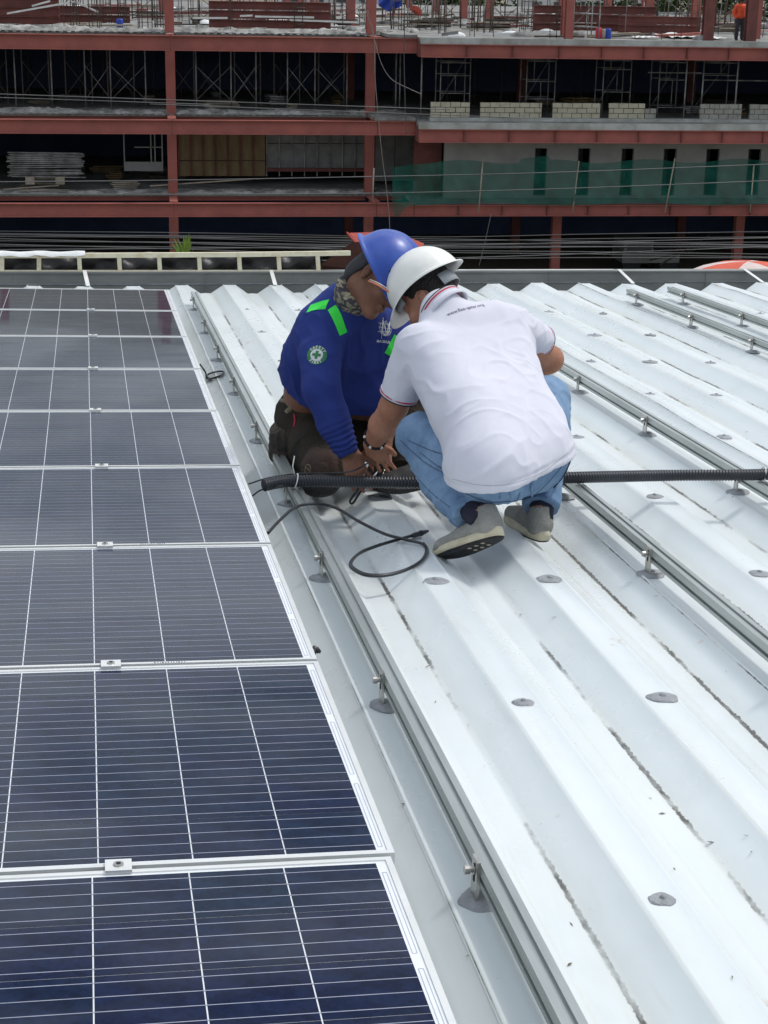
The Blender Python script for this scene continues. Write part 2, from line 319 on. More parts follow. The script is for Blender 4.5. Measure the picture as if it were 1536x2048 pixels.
# ------------------------------------------------------------------ the setting
g = MB().add([(-1500, -1500, 0), (1500, -1500, 0), (1500, 1500, 0), (-1500, 1500, 0)], [(0, 1, 2, 3)]).build('ground', M['soil'], loc=(0, 0, -11.2)); g['kind'] = 'structure'
r = MB().box(-80, 100, 30, 42, 0, .02).build('road', M['asphalt'], loc=(0, 0, -11.19)); r['kind'] = 'structure'
r = MB()
for k in range(20): r.box(-80+9*k, -76+9*k, 35.9, 36.1, .024, .028)
r = r.build('road_marking', M['whitesteel'], loc=(0, 0, -11.19)); r['kind'] = 'structure'
r = MB().box(-80, 100, 42, 44.5, 0, .14).build('pavement', M['concrete'], loc=(0, 0, -11.19)); r['kind'] = 'structure'

# ------------------------------------------------------------------ corrugated roof (roof frame: panels' faces are z = 0)
ZR, ZV = -.13, -.19
RX = [.157, .50, .838, 1.172, 1.512, 1.845, 2.18, 2.51, 2.86, 3.245, 3.61, 3.98, 4.38, 4.77, 5.16]
RX = [.157-.342*k for k in range(16, 0, -1)]+RX+[5.16+.39*k for k in range(1, 12)]
def eave(x): return 9.32+.135*max(x, -1.2)+ (0 if x > -1.2 else 0)
def roofz(x):
    best = ZV
    for c in RX:
        a = abs(x-c)
        if a <= .043: return ZR
        if a < .133: best = max(best, ZV+(ZR-ZV)*(.133-a)/.09)
    return best
bld = thing('warehouse', 'white corrugated metal roof with grey gutter wall at its far edge', 'building', frame=ROOF)
def vnoise(P, seed=0):
    P = np.asarray(P, float); i = np.floor(P).astype(np.int64); f = P-i; f = f*f*(3-2*f); r = 0
    def h(a, b, c):
        n = (a*374761393+b*668265263+c*2147483647+seed*974634777) & 0xffffffff
        n = ((n ^ (n >> 13))*1274126177) & 0xffffffff; return ((n ^ (n >> 16)) & 0xffff)/65535.0
    for dx in (0, 1):
        for dy in (0, 1):
            for dz in (0, 1):
                w = (f[:, 0] if dx else 1-f[:, 0])*(f[:, 1] if dy else 1-f[:, 1])*(f[:, 2] if dz else 1-f[:, 2])
                r = r+w*h(i[:, 0]+dx, i[:, 1]+dy, i[:, 2]+dz)
    return r*2-1
def roof_sheet(i0, i1, idx):
    xs = []                                                   # (x, z, crease)
    for j in range(i0, i1):
        c = RX[j]; nx = RX[j+1]; e = (nx-c)/.345; last = (j == i1-1)
        prof = [(-.049, ZR-.004, 0), (-.043, ZR+.003, .5), (-.037, ZR, 0), (.037, ZR, 0), (.043, ZR+.003, 0), (.049, ZR-.004, 0), (.09, (ZR+ZV)/2, 0), (.122, ZV+.008, .15),
                (.133, ZV, .45), (.144, ZV, .05)]
        v2 = nx-c-.133
        prof += [((.144+v2-.011)/2, ZV+.002, .05), (v2-.011, ZV, .3), (v2, ZV, 1), (v2+.011, ZV+.008, .25), (v2+.045, (ZR+ZV)/2, 0)]
        for dx, z, cz in prof: xs.append((c+dx, z, cz))
    xs.append((RX[i1]-.049, ZR-.004, .2)); xs.append((RX[i1]-.0465, ZR+.0005, .95)); xs.append((RX[i1]-.044, ZR+.004, .1)); xs.append((RX[i1]-.038, ZR+.004, 0))
    # the next sheet laps over the ridge flank
    y0 = -4.2; rows = 118; n = len(xs); V = []; cre = []
    for r_ in range(rows+1):
        t = r_/rows
        for x, z, c in xs: V.append((x, y0+(eave(x)-y0)*t, z)); cre.append(c)
    V = np.array(V); base = vnoise(V*np.array([2.2, 1.6, 0])+17.3, 3)*.0045+vnoise(V*np.array([5.5, 3.8, 0])+3.3, 5)*.0022
    far = np.clip((V[:, 1]-2)/6, 0, 1); base *= (.45+1.1*far)
    V[:, 2] += base; V[:, 2] += idx % 2*.0012
    fs = [(a*n+k, a*n+k+1, (a+1)*n+k+1, (a+1)*n+k) for a in range(rows) for k in range(n-1)]
    me = bpy.data.meshes.new('roof_sheet'); me.from_pydata(V.tolist(), [], fs); me.materials.append(M['roof'])
    me.polygons.foreach_set('use_smooth', [True]*len(me.polygons))
    a = me.attributes.new('crease', 'FLOAT', 'POINT'); a.data.foreach_set('value', cre)
    link('roof_sheet', me, bld)
roof_sheet(0, 1, 1)
for q, i0 in enumerate(range(1, len(RX)-1, 3)): roof_sheet(i0, min(i0+3, len(RX)-1), q)
# body of the warehouse under the sheets and the gutter with its grey wall
MB().box(-5.2, 9.3, -4.2, 9.0, -11.0, -.215).build('wall', M['wallgrey'], bld)
def gut(x): return eave(x)+.30
mb = MB(); xs = np.linspace(-5.2, 9.2, 13)
ZT = .085
def strip(mb, xs, y0f, y1f, z0, z1):
    vs = []; 
    for x in xs: vs += [(x, y0f(x), z0), (x, y1f(x), z0), (x, y1f(x), z1), (x, y0f(x), z1)]
    fs = [(0, 3, 2, 1)]
    for i in range(len(xs)-1):
        a = 4*i; b = a+4; fs += [(a, b, b+3, a+3), (a+1, a+2, b+2, b+1), (a+3, b+3, b+2, a+2), (a, a+1, b+1, b)]
    n = 4*(len(xs)-1); fs.append((n, n+1, n+2, n+3)); mb.add(vs, fs)
def par_top(x): return at_par_top
P_L = on(0, 546, 0); 
# height of the wall's top read at the eave line
def zpar(x_img, y_img, back=.30):
    z = 0.0
    for _ in range(8):
        p = on(x_img, y_img, z); want = eave(p[0])+back
        rr = rray(x_img, y_img); t = (want-CAM_ROOF[1])/rr[1]; q = CAM_ROOF+rr*t; z = q[2]
    return q
QL, QR = zpar(0, 546), zpar(1500, 539)
ZT = float((QL[2]+QR[2])/2)
strip(mb, xs, gut, lambda x: gut(x)+.10, -.50, ZT-.012); mb.build('parapet', M['parapet'], bld)
mb = MB(); strip(mb, xs, lambda x: gut(x)-.012, lambda x: gut(x)+.115, ZT-.012, ZT); mb.build('coping', M['parapet'], bld)
mb = MB(); strip(mb, xs, lambda x: gut(x)-.006, lambda x: gut(x)-.001, (ZT-.02-.07)-.004, (ZT-.02-.07)+.004); mb.build('seam_strip', M['sealant'], bld)
mb = MB(); strip(mb, xs, lambda x: eave(x)+.02, gut, -.52, -.50); mb.build('gutter_floor', M['parapet'], bld)
for k in range(-3, 7):
    x = 1.35*k+.35; mb = MB().box(-.002, .002, -.008, -.002, -.50, ZT-.014); mb.build('joint', M['sealant'], bld, loc=(x, gut(x), 0))
mb = MB(); strip(mb, np.linspace(2.3, 3.6, 5), lambda x: gut(x)+.01, lambda x: gut(x)+.05, ZT+.001, ZT+.007); mb.build('flashing', M['whitesteel'], bld)
# gutter straps from the ridges up to the wall
for (xa, ya, xb, yb) in [(176, 573, 169, 545), (549, 572, 543, 548), (1262, 568, 1240, 540), (1522, 563, 1492, 535)]:
    a = zpar(xa, ya, .0); b = zpar(xb, yb, .30)
    mb = MB(); mb.bar((a[0], a[1]-.05, ZR+.006), (b[0], b[1]+.03, ZT+.006), .028, .004); mb.build('gutter_strap', M['whitesteel'], bld)
# sealant dabs over the roof screws
RAILS = {0: [0.06, 1.03, 2.07, 2.97, 4.0, 5.05, 6.03, 7.0, 8.02], 3: [-.02, 1.03, 2.05, 3.03, 4.05, 5.05, 6.03, 7.0, 8.02], 5: [1.0, 2.03, 3.06, 4.10, 5.11, 6.1, 7.05, 8.05],
         9: [4.4, 5.4, 6.39, 7.39, 8.48], 10: [4.5, 5.5, 6.5, 7.46, 8.55]}
dabs = [MB().blob((0, 0, 0), (.038, .042, .006), seed=s_, n=24, m=5, dome=True, rag=.12).blob((0, .002, .004), (.010, .010, .008), seed=s_+9, n=7, m=3, dome=True).mesh('sealant_dab', M['sealant']) for s_ in range(5)]
base_i = 16
for k in range(0, 15):
    for j in range(0, 9):
        if k in RAILS: continue
        o = link('sealant_dab', dabs[(k*3+j) % 5], bld, loc=(RX[base_i+k]+random.uniform(-.008, .008), .05+j*1.0+.012*j*0+random.uniform(-.03, .03), ZR+.001), rot=(0, 0, random.uniform(0, 6)))
        s_ = random.uniform(.65, 1.1); o.scale = (s_, s_*random.uniform(.8, 1.1), 1)
for j in range(1, 9):
    if j % 2 == 0: link('sealant_dab', dabs[j % 5], bld, loc=(RX[base_i-1]+.0, .1+j, ZR+.001))

mb = MB(); rl = random.Random(11)
for k in range(150):
    x, y = rl.uniform(.05, 3.4), rl.uniform(-.9, 6) if k > 60 else rl.uniform(-.9, 2); z = roofz(x)+.004; l_, a = rl.uniform(.003, .010), rl.uniform(0, 6.3); c, s_ = math.cos(a)*l_, math.sin(a)*l_; w_ = rl.uniform(.12, .4)
    mb.add([(x-c, y-s_, z), (x+s_*w_, y-c*w_, z+.001), (x+c, y+s_, z+rl.uniform(0, .004)), (x-s_*w_, y+c*w_, z+.001)], [(0, 1, 2, 3)])
o = mb.build('litter', M['bark']); o.matrix_world = ROOF; tag(o, 'tiny dry leaf bits and shavings scattered on the white roof', 'litter', kind='stuff')
# ------------------------------------------------------------------ mounting rails on brackets
def rail_mesh(L_):
    w, h = .020, .042
    pr = [(-w, 0), (-w, .010), (-w+.009, .011), (-w+.009, .019), (-w, .020), (-w, h), (-.0055, h), (-.0055, h-.007), (.0055, h-.007), (.0055, h), (w, h), (w, .024), (w-.003, .022), (w-.003, .018), (w, .016), (w, 0)]
    return MB().extrude(pr, 0, L_).mesh('rail_profile', M['alu'])
blob_big = [MB().blob((0, 0, 0), (.043, .046, .012), seed=20+s_, n=28, m=6, dome=True, rag=.12).mesh('sealant', M['sealant']) for s_ in range(3)]
br = MB().box(-.003, .003, -.018, .018, .004, .082).box(-.003, .040, -.018, .018, .001, .0045).mesh('bracket', M['steel'])
slot = MB().box(-.0042, -.0032, -.004, .004, .038, .072).mesh('slot', M['blacktrim'])
bolt = MB().tube([(-.021, 0, 0), (-.012, 0, 0)], .0085, 10).tube([(-.012, 0, 0), (-.003, 0, 0)], .006, 10).tube([(-.005, 0, 0), (-.0035, 0, 0)], .010, 10)
bolt.smooth = False; bolt = bolt.mesh('bolt', M['steel'])
RAILX = {0: RX[base_i]+.024, 3: RX[base_i+3]+.004, 5: RX[base_i+5]+.01, 9: RX[base_i+9]+.02, 10: RX[base_i+10]+.02}
RY = {0: (-1.6, 8.32), 3: (-1.2, 8.35), 5: (-.6, 8.4), 9: (3.2, 8.72), 10: (3.2, 8.9)}
names = {0: 'long silver rail beside the solar panels on the white roof', 3: 'silver rail running from behind the crouching man to the right edge',
         5: 'silver rail passing under the black conduit at the right', 9: 'short looking silver rail starting near the far gutter, left one of two', 10: 'silver rail starting furthest right beside the far gutter'}
for k, ys in RAILS.items():
    y0, y1 = RY[k]; x = RAILX[k]
    t = thing('mounting_rail', names[k], 'rail', (x, y0, -.088), ROOF, group='mounting rails on the roof')
    link('rail_profile', rail_mesh(y1-y0), t)
    if k in (0, 3, 5):                                          # splice plates between rail lengths
        for ys_ in ([3.35] if k == 0 else [4.6] if k == 3 else [2.95]):
            MB().box(.0205, .0235, ys_-y0-.09, ys_-y0+.09, .006, .036).build('splice_plate', M['alu'], t)
    for j, yb in enumerate(ys):
        bx = -.0235
        b = link('bracket', br, t, loc=(bx, yb-y0, ZR+.088+.006), rot=(random.uniform(-.05, .05), 0, random.uniform(-.10, .10))); b2 = link('slot', slot, b)
        link('bolt', bolt, b, loc=(0, .002, .060))
        s2 = link('sealant', blob_big[j % 3], b, loc=(.012, 0, -.005)); s2.rotation_euler = (0, 0, j*1.3); s2.scale = (1, random.uniform(.8, 1.1), random.uniform(.8, 1.2))

# ------------------------------------------------------------------ solar panels
PW, PH, CELL, MG = 1.636, .985, .158, .028
ord_ = ['nearest', 'second nearest', 'third nearest', 'fourth nearest', 'fifth nearest', 'fifth farthest', 'fourth farthest', 'third farthest', 'second farthest', 'farthest']
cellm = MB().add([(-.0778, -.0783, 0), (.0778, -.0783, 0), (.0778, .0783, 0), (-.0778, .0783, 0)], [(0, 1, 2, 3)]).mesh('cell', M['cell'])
ribm = MB().box(-PW+.030, -.030, -.0008, .0008, 0, .0002).mesh('busbar', M['ribbon'])
me_y = (PH-6*CELL)/2
fr = MB()
fw, fz0, fz1 = .011, -.035, .0015
fr.box(-PW, 0, 0, fw, fz0, fz1).box(-PW, 0, PH-fw, PH, fz0, fz1).box(-PW, -PW+fw, fw, PH-fw, fz0, fz1).box(-fw, 0, fw, PH-fw, fz0, fz1)
framem = fr.mesh('frame', M['frame'])
backm = MB().box(-PW+fw, -fw, fw, PH-fw, -.006, -.0012).mesh('backsheet', M['backsheet'])
tabm = MB()
for k in range(3):
    y0_, y1_ = (.03+k*.316, .30+k*.316)
    for a, b in (((-.024, y0_), (-.024, y1_)), ((-.0165, y0_), (-.0165, y1_))): tabm.box(a[0]-.0006, a[0]+.0006, a[1], b[1], -.0011, -.0007)
    tabm.box(-.024, -.0165, y0_-.0006, y0_+.0006, -.0011, -.0007).box(-.024, -.0165, y1_-.0006, y1_+.0006, -.0011, -.0007)
tabm = tabm.mesh('connection_tab', M['ribbon'])
PANELS = {}
words = ['solar panel at the bottom edge of the photo, nearest to the camera', 'second solar panel up from the bottom edge', 'third solar panel up from the bottom edge',
         'fourth solar panel up from the bottom, beside the loose looping cable', 'fifth solar panel up from the bottom, level with the conduit end', 'fifth solar panel down from the far gutter, middle of the row',
         'fourth... ', '', '']
words = ['blue solar panel at the bottom edge, nearest the camera, cut off by the photo', 'blue solar panel second from the bottom edge of the row', 'blue solar panel third from the bottom with black connector poking out',
         'blue solar panel fourth from the bottom with cable coming out beneath', 'blue solar panel fifth from the bottom, beside the conduit end', 'blue solar panel fourth from the far gutter, beside a small coil',
         'blue solar panel third from the far gutter end', 'blue solar panel second from the far gutter end', 'blue solar panel farthest away, last before the grey gutter wall']
jit = [-.010, .000, .0, .001, .002, -.001, .001, .0, .0]
for i, k in enumerate(range(-1, 8)):
    t = thing('solar_panel', words[i], 'solar panel', (jit[i], k+.0075, random.uniform(-.0005, .0005)), ROOF, group='solar panels in one row')
    link('backsheet', backm, t); link('frame', framem, t); link('connection_tab', tabm, t)
    for cx in range(10):
        for cy in range(6):
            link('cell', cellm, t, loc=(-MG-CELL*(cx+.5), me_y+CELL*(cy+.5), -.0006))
    for cy in range(6):
        for q in (.125, .375, .625, .875): link('busbar', ribm, t, loc=(0, me_y+CELL*(cy+q), -.0005))
    st = MB()
    for q in range(12): st.box(-.30-q*.006, -.30-q*.006-random.choice([.002, .003, .004]), .0020, .0075, .0016, .0018)
    if i in (2, 3): st.build('barcode', M['ink'], t)
# clamps on the seams
cl = MB().box(-.022, .022, -.021, .021, .0025, .0075).mesh('plate', M['frame'])
cb = MB().tube([(0, 0, .0074), (0, 0, .0105)], .0085, 12).mesh('bolt', M['steel']); cb2 = MB().tube([(0, 0, .0100), (0, 0, .0112)], .0045, 6).mesh('socket', M['blacktrim'])
cw = ['first clamp from the camera, largest, on the lowest panel seam', 'second clamp from the camera on the panel seams', 'third clamp from the camera on the panel seams', 'fourth clamp from the camera on the panel seams',
      'fourth clamp from the far end of the panel seams', 'third clamp from the far end of the panel seams', 'second clamp from the far end of the panel seams', 'farthest clamp on the panel seams']
for n_, X in enumerate([-.469, -.466, -.467, -.466, -.480, -.484, -.479, -.486]):
    t = thing('mid_clamp', 'small silver '+cw[n_], 'clamp', (X, n_, 0), ROOF, group='clamps between the solar panels')
    link('plate', cl, t); link('bolt', cb, t); link('socket', cb2, t)
for X in (-.46, -1.2):                                           # rails under the panels
    t = thing('panel_rail', 'silver rail hidden beneath the solar panels' if X > -1 else 'silver rail beneath the left side of the panels', 'rail', (X, -1.6, -.088), ROOF, group='rails under the solar panels')
    link('rail_profile', rail_mesh(9.8), t)

# ------------------------------------------------------------------ conduit, cables, ties
def onroof(px, py, lift=.006):
    z = ZR+lift
    for _ in range(5):
        p = on(px, py, z); z = roofz(p[0])+lift
    return Vector((p[0], p[1], max(z, -.19+lift)))
def roofthing(name, label, cat, p0): return thing(name, label, cat, p0, ROOF)
def local(pts, p0): return [Vector(p)-Vector(p0) for p in pts]
zc = -.046+.026
cp = [on(497, 976, zc-.02), on(528, 971, zc-.006), on(570, 963, zc), on(640, 962, zc-.006), on(740, 964, zc-.015), on(850, 965, zc-.01), on(1000, 960, zc-.004), on(1150, 955, zc), on(1330, 951, zc-.012), on(1480, 950, zc), on(1600, 947, zc-.004), on(1800, 944, zc-.02)]
cp = [Vector(p) for p in cp][1:]
path = smooth_path(cp, 60); 
# even steps along the tube, ribs every 7.5 mm
def resample(path, step):
    out = [path[0]]; acc = 0
    for a, b in zip(path[:-1], path[1:]):
        d = (b-a).length; t = step-acc
        while t < d: out.append(a.lerp(b, t/d)); t += step
        acc = (acc+d) % step
    return out
rp = resample(path, .0021); rs = [.0208 if (i % 5) in (0, 1, 2) else .0178 for i in range(len(rp))]
p0 = cp[0]
t = roofthing('conduit', 'black corrugated conduit lying across the rails from panels to right edge', 'conduit', p0)
MB().tube(local(rp, p0), rs, 14).build('corrugated_tube', M['conduit'], t)
MB().tube([Vector((-.003, 0, 0)), Vector((.01, -.0003, .0004))], .018, 14).build('open_end', M['blacktrim'], t)
def tie(px, py, label, tail):
    p = Vector(on(px, py, zc)); t = roofthing('cable_tie', label, 'cable tie', p); pts = []
    for k in range(15):
        a = 2*PI*k/14; pts.append(Vector((.006*math.sin(a), math.cos(a)*.0245, math.sin(a)*.0245)))
    MB().tube(pts, .0024, 6).build('loop', M['tie'], t)
    MB().tube([Vector(q) for q in tail], .0022, 6).build('tail', M['tie'], t)
tie(592, 962, 'white nylon tie round the conduit with its tail sticking up', [(-.005, .0, .024), (-.012, .003, .05), (-.006, .006, .085)])
tie(1525, 948, 'white nylon tie round the conduit at the right edge', [(0, -.02, .015), (.002, -.026, -.05)])
def cable(name, label, pts, r=.0032, mat_='cable', cat='cable', extra=None):
    p0 = pts[0]; t = roofthing(name, label, cat, p0); MB().tube(local(smooth_path(pts, 10), p0), r, 8).build('sheath', M[mat_], t)
    if extra: extra(t, p0)
    return t
def connector(t, p0, a, b):
    a = Vector(a)-Vector(p0); b = Vector(b)-Vector(p0); d = b-a
    q = [0, .05, .1, .3, .5, .52, .62, .64, .82, .84, 1]; rr = [.005, .007, .0085, .0085, .008, .0095, .0095, .007, .007, .0045, .0045]
    MB().tube([a+d*x for x in q], rr, 10).build('connector', M['cable'], t)
LP = [(536, 1066), (560, 1040), (592, 1014), (630, 1008), (672, 1016), (720, 1044), (770, 1068), (815, 1080), (845, 1088), (853, 1102), (842, 1122), (812, 1140), (770, 1151), (730, 1150), (703, 1136), (703, 1122), (722, 1105), (760, 1090), (800, 1078), (828, 1070)]
lift = [.10, .105, .112, .108, .085, .055, .03, .02, .012, .008, .006, .006, .006, .006, .006, .008, .012, .014, .018, .012]
pts = []
for (a, b), l in zip(LP, lift):
    z = ZR+.003+l*(.85 if l > .03 else .6); pts.append(Vector(on(a, b, z)))
def ex(t, p0):
    connector(t, p0, on(824, 1072, ZR+.014), on(856, 1062, ZR+.016))
    pp = [q+Vector((.004, .006, .001)) for q in pts[8:18]]
    MB().tube(local(smooth_path(pp, 10), p0), .0048, 8).build('second_strand', M['cable'], t)
cable('solar_cable', 'black cable looping on the white roof below the crouching man, plug at its tip', pts, .0050, extra=ex)
pts = [Vector(on(400, 728, -.06)), Vector(on(411, 745, -.10)), onroof(414, 757, .01), onroof(430, 756, .01), onroof(446, 749, .008), onroof(446, 743, .01), onroof(430, 744, .012), onroof(415, 750, .012), onroof(420, 757, .016), onroof(438, 752, .016), onroof(447, 746, .014)]
cable('solar_cable', 'small coil of black cable beside the panels at mid distance', pts, .0045)
a, b = Vector(on(624, 1296, -.085)), Vector(on(641, 1304, -.095))
t = roofthing('cable_plug', 'black plug poking out from under a solar panel frame', 'plug', a)
connector(t, a, a, b); a2 = Vector(on(622, 1302, -.09)); connector(t, a, a2, a2+(b-a)*.6)
pts = [Vector(on(497, 968, -.05)), Vector(on(540, 955, -.02)), Vector(on(600, 947, 0.0)), Vector(on(660, 946, .0)), Vector(on(705, 942, .01)), Vector(on(738, 925, .03))]
cable('thin_cable', 'thin black cable running above the conduit to the kneeling man hands', pts, .0026)
pts = [Vector(on(505, 992, -.10)), Vector(on(520, 981, -.07)), Vector(on(540, 975, -.04)), Vector(on(565, 972, -.01))]
cable('thin_cable', 'short black cable end poking out below the conduit mouth', pts, .003)
# bundle of connectors in the hands
hb = S(742, 935, 5.82); t = thing('cable_bundle', 'bundle of black solar cables and plugs held between both men', 'cables', hb)
def wl(pts): return [Vector(S(*p))-Vector(hb) for p in pts]
for q in [[(762, 888, 5.82), (758, 905, 5.82), (745, 925, 5.82), (730, 960, 5.84), (708, 990, 5.86), (700, 1003, 5.88), (706, 1006, 5.88), (720, 985, 5.86), (735, 968, 5.84)],
          [(760, 900, 5.83), (752, 930, 5.83), (738, 962, 5.84)], [(772, 900, 5.84), (766, 925, 5.84), (757, 945, 5.85), (748, 972, 5.86)],
          [(745, 948, 5.84), (760, 935, 5.84), (775, 918, 5.86), (780, 905, 5.9)], [(757, 955, 5.84), (766, 940, 5.84), (762, 915, 5.84)]]:
    MB().tube(smooth_path(wl(q), 8), .0042, 8).build('strand', M['cable'], t)
for a, b in [((752, 905, 5.81), (741, 940, 5.82)), ((762, 926, 5.82), (748, 936, 5.82)), ((741, 940, 5.81), (728, 962, 5.82))]:
    a, b = wl([a, b]); d = b-a; MB().tube([a, a+d*.1, a+d*.5, a+d*.55, a+d*.9, b], [.006, .0095, .0095, .0075, .0075, .005], 10).build('plug', M['cable'], t)

# ------------------------------------------------------------------ things along the far gutter
def ledge(px, py, back): return Vector(zpar(px, py, back))
fr0 = ledge(0, 543, .34)
t = thing('timber_frame', 'cream ladder shaped timber frame standing on the grey gutter wall', 'frame', fr0, ROOF)
top = [ledge(x, y, .36) for x, y in [(-60, 511), (0, 511), (160, 511), (320, 510), (480, 509), (640, 507), (700, 506)]]
bot = [ledge(x, 543, .36) for x in (-60, 0, 160, 320, 480, 640)]
def railbar(pts, h, name):
    for a, b in zip(pts[:-1], pts[1:]): 
        MB().bar(a-fr0, b-fr0, .035, h).build(name, M['cream'], t)
railbar(top, .034, 'top_rail'); railbar(bot, .018, 'bottom_rail')
for x in (-75, 4, 78, 160, 240, 320, 400, 480, 559, 637):
    a = ledge(x, 542, .358); b = ledge(x-(2 if x > 100 else 0), 512, .358); MB().bar(a-fr0, b-fr0, .030, .026).build('post', M['cream'], t)
mbm = MB(); n_ = 14; A = [ledge(-60+230*i/n_, 508+math.sin(i*1.3)*1.2, .335) for i in range(n_+1)]
vs = []; 
for i, a in enumerate(A):
    a = a-fr0; hgt = .03+.012*math.sin(i*2.1); vs += [(a.x, a.y, a.z+.012), (a.x, a.y-.01, a.z-hgt*.5), (a.x, a.y+.06, a.z+.014)]
fs = []
for i in range(n_): fs += [(3*i, 3*i+1, 3*i+4, 3*i+3), (3*i+2, 3*i, 3*i+3, 3*i+5)]
mbm.add(vs, fs); mbm.smooth = True
o = mbm.build('draped_membrane', M['whitecloth'], t)
A = ledge(-60, 545, .42); B = ledge(645, 545, .42)
mbm = MB(); nx = 90; vs = []
for j in range(9):
    for i in range(nx+1):
        p = A.lerp(B, i/nx)-fr0; w = .018*math.sin(i*.9+j*.6)+.02*math.sin(i*.33-j*.8)
        vs.append((p.x, p.y+.02+w, p.z-.02+.165*j/8))
fs = [(j*(nx+1)+i, j*(nx+1)+i+1, (j+1)*(nx+1)+i+1, (j+1)*(nx+1)+i) for j in range(8) for i in range(nx)]
mbm.add(vs, fs); mbm.smooth = True; o = mbm.build('tarpaulin', M['tarp']); o.matrix_world = ROOF @ Matrix.Translation(fr0)
tag(o, 'black tarpaulin hanging behind the cream ladder frame', 'tarpaulin')
# bent red flashing behind the men
f0 = ledge(645, 545, .40)
t = thing('bent_flashing', 'bent red metal sheet with dark underside on the gutter wall', 'metal sheet', f0, ROOF)
def fl(x, y, b): return ledge(x, y, b)-f0
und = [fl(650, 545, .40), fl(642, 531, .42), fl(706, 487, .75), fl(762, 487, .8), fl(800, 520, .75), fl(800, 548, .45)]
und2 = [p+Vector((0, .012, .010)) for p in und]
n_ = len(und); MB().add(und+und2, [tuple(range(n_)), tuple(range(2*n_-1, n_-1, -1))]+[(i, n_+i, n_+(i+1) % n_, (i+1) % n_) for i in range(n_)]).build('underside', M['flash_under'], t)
topf = [fl(712, 486, .78), fl(699, 469, .95), fl(790, 466, 1.1), fl(848, 490, .95), fl(845, 500, .8)]
top2 = [p+Vector((0, .01, .012)) for p in topf]; n_ = len(topf)
MB().add(topf+top2, [tuple(range(n_)), tuple(range(2*n_-1, n_-1, -1))]+[(i, n_+i, n_+(i+1) % n_, (i+1) % n_) for i in range(n_)]).build('top_face', M['flash_top'], t)
MB().bar(fl(694, 465, .93), fl(713, 488, .77), .012).build('folded_edge', M['flash_top'], t)
# palm top showing over the frame
pb = Vector(S(370, 508, 16.0))
t = thing('young_palm', 'small green palm crown poking up behind the cream frame', 'palm', (pb.x, pb.y, -11.18))
h0 = pb.z+11.18-.12
MB().tube([(0, 0, 0), (.05, .02, h0*.5), (0, 0, h0)], [.09, .06, .03], 8).build('trunk', M['bark'], t)
px2m = 16/FPX
for (dx, dy) in [(-27, 26), (-22, 34), (-14, 33), (-2, 40), (3, 38), (9, 43), (12, 40), (15, 26), (-10, 22), (17, 8), (-24, 8)]:
    tip = Vector((dx*px2m, random.uniform(-.08, .06), h0+.12+dy*px2m)); b_ = Vector((random.uniform(-.02, .02), 0, h0)); mid = b_.lerp(tip, .5)+Vector((0, 0, .015)); w = Vector((.020, .006, 0)) if abs(dx) < 18 else Vector((.012, .006, .012))
    MB().add([b_-w*.5, b_+w*.5, mid+w, tip, mid-w, mid+Vector((0, -.012, -.004))], [(0, 5, 4), (0, 1, 5), (1, 2, 5), (2, 3, 5), (5, 3, 4)]).build('leaf', M['palm'], t)
# orange and white canopy top beyond the wall at right
c0 = at(1492, 560, 22.0); t = thing('canopy', 'orange and white canopy top showing over the gutter wall at right', 'canopy', (c0[0], c0[1], -11.18))
ztop = at(1470, 523, 22.0)[2]+11.18; R_ = 1.0; segs = 12
for k in range(segs):
    a0, a1 = 2*PI*k/segs, 2*PI*(k+1)/segs; vs = []
    for j in range(7):
        ph = j/6; rr_ = R_*math.sin(ph*PI/2*.98); zz = ztop-.28*(1-math.cos(ph*PI/2))*1.2
        vs += [(rr_*math.cos(a0)+.35*0, rr_*math.sin(a0)*.8, zz), (rr_*math.cos(a1), rr_*math.sin(a1)*.8, zz)]
    m_ = MB().add(vs, [(2*j, 2*j+1, 2*j+3, 2*j+2) for j in range(6)]); m_.smooth = True
    m_.build('cloth_panel', M['canopy_w'] if k % 4 == 1 or k % 4 == 0 and k > 7 else M['canopy_o'], t)
MB().tube([(0, 0, 0), (0, 0, ztop-.02)], .03, 8).build('pole', M['tube'], t)

# ------------------------------------------------------------------ the unfinished building across the road
YB, YF, YF2 = 66.5, 64.0, 63.2                                  # column line, fascia line, projecting right fascia line
CX = [-15.8, -7.8, .18, 8.22, 16.23, 24.25, 32.2]
FA, FB, FC, FG = -1.02, -4.17, -7.34, -11.18                    # floor tops
site = thing('unfinished_building', 'unfinished multi storey building of red oxide steel beams and raw concrete floors', 'building', (0, YB, -11.18))
so_ = Vector((0, YB, -11.18))
def P(mb, name, m, label=None):
    mb.v = [(v[0]-so_.x, v[1]-so_.y, v[2]-so_.z) for v in mb.v]
    o = mb.build(name, M[m], site)
    if label: o['label'] = label
    return o
XS = 9.75                                                       # where the right bays step forward
P(MB().box(-16, XS, YB-.15, YB+60, FA-.12, FA), 'floor_slab', 'concrete'); P(MB().box(XS, 34, YF2+.05, YB+60, FA-.20, FA), 'floor_slab', 'concrete')
P(MB().box(-16, XS, YB-.15, YB+26, FB-.12, FB), 'floor_slab', 'slabdark'); P(MB().box(XS, 34, YF2+.05, YB+26, FB-.20, FB), 'floor_slab', 'slabdark')
P(MB().box(-16, XS, YB-.15, YB+26, FC-.12, FC), 'floor_slab', 'slabdark'); P(MB().box(XS, 34, YF+.4, YB+26, FC-.20, FC), 'floor_slab', 'slabdark')
for z in (FA, FB, FC): P(MB().box(-16, 34, YB+1.2, YB+26, z-.32, z-.22), 'soffit', 'dark')
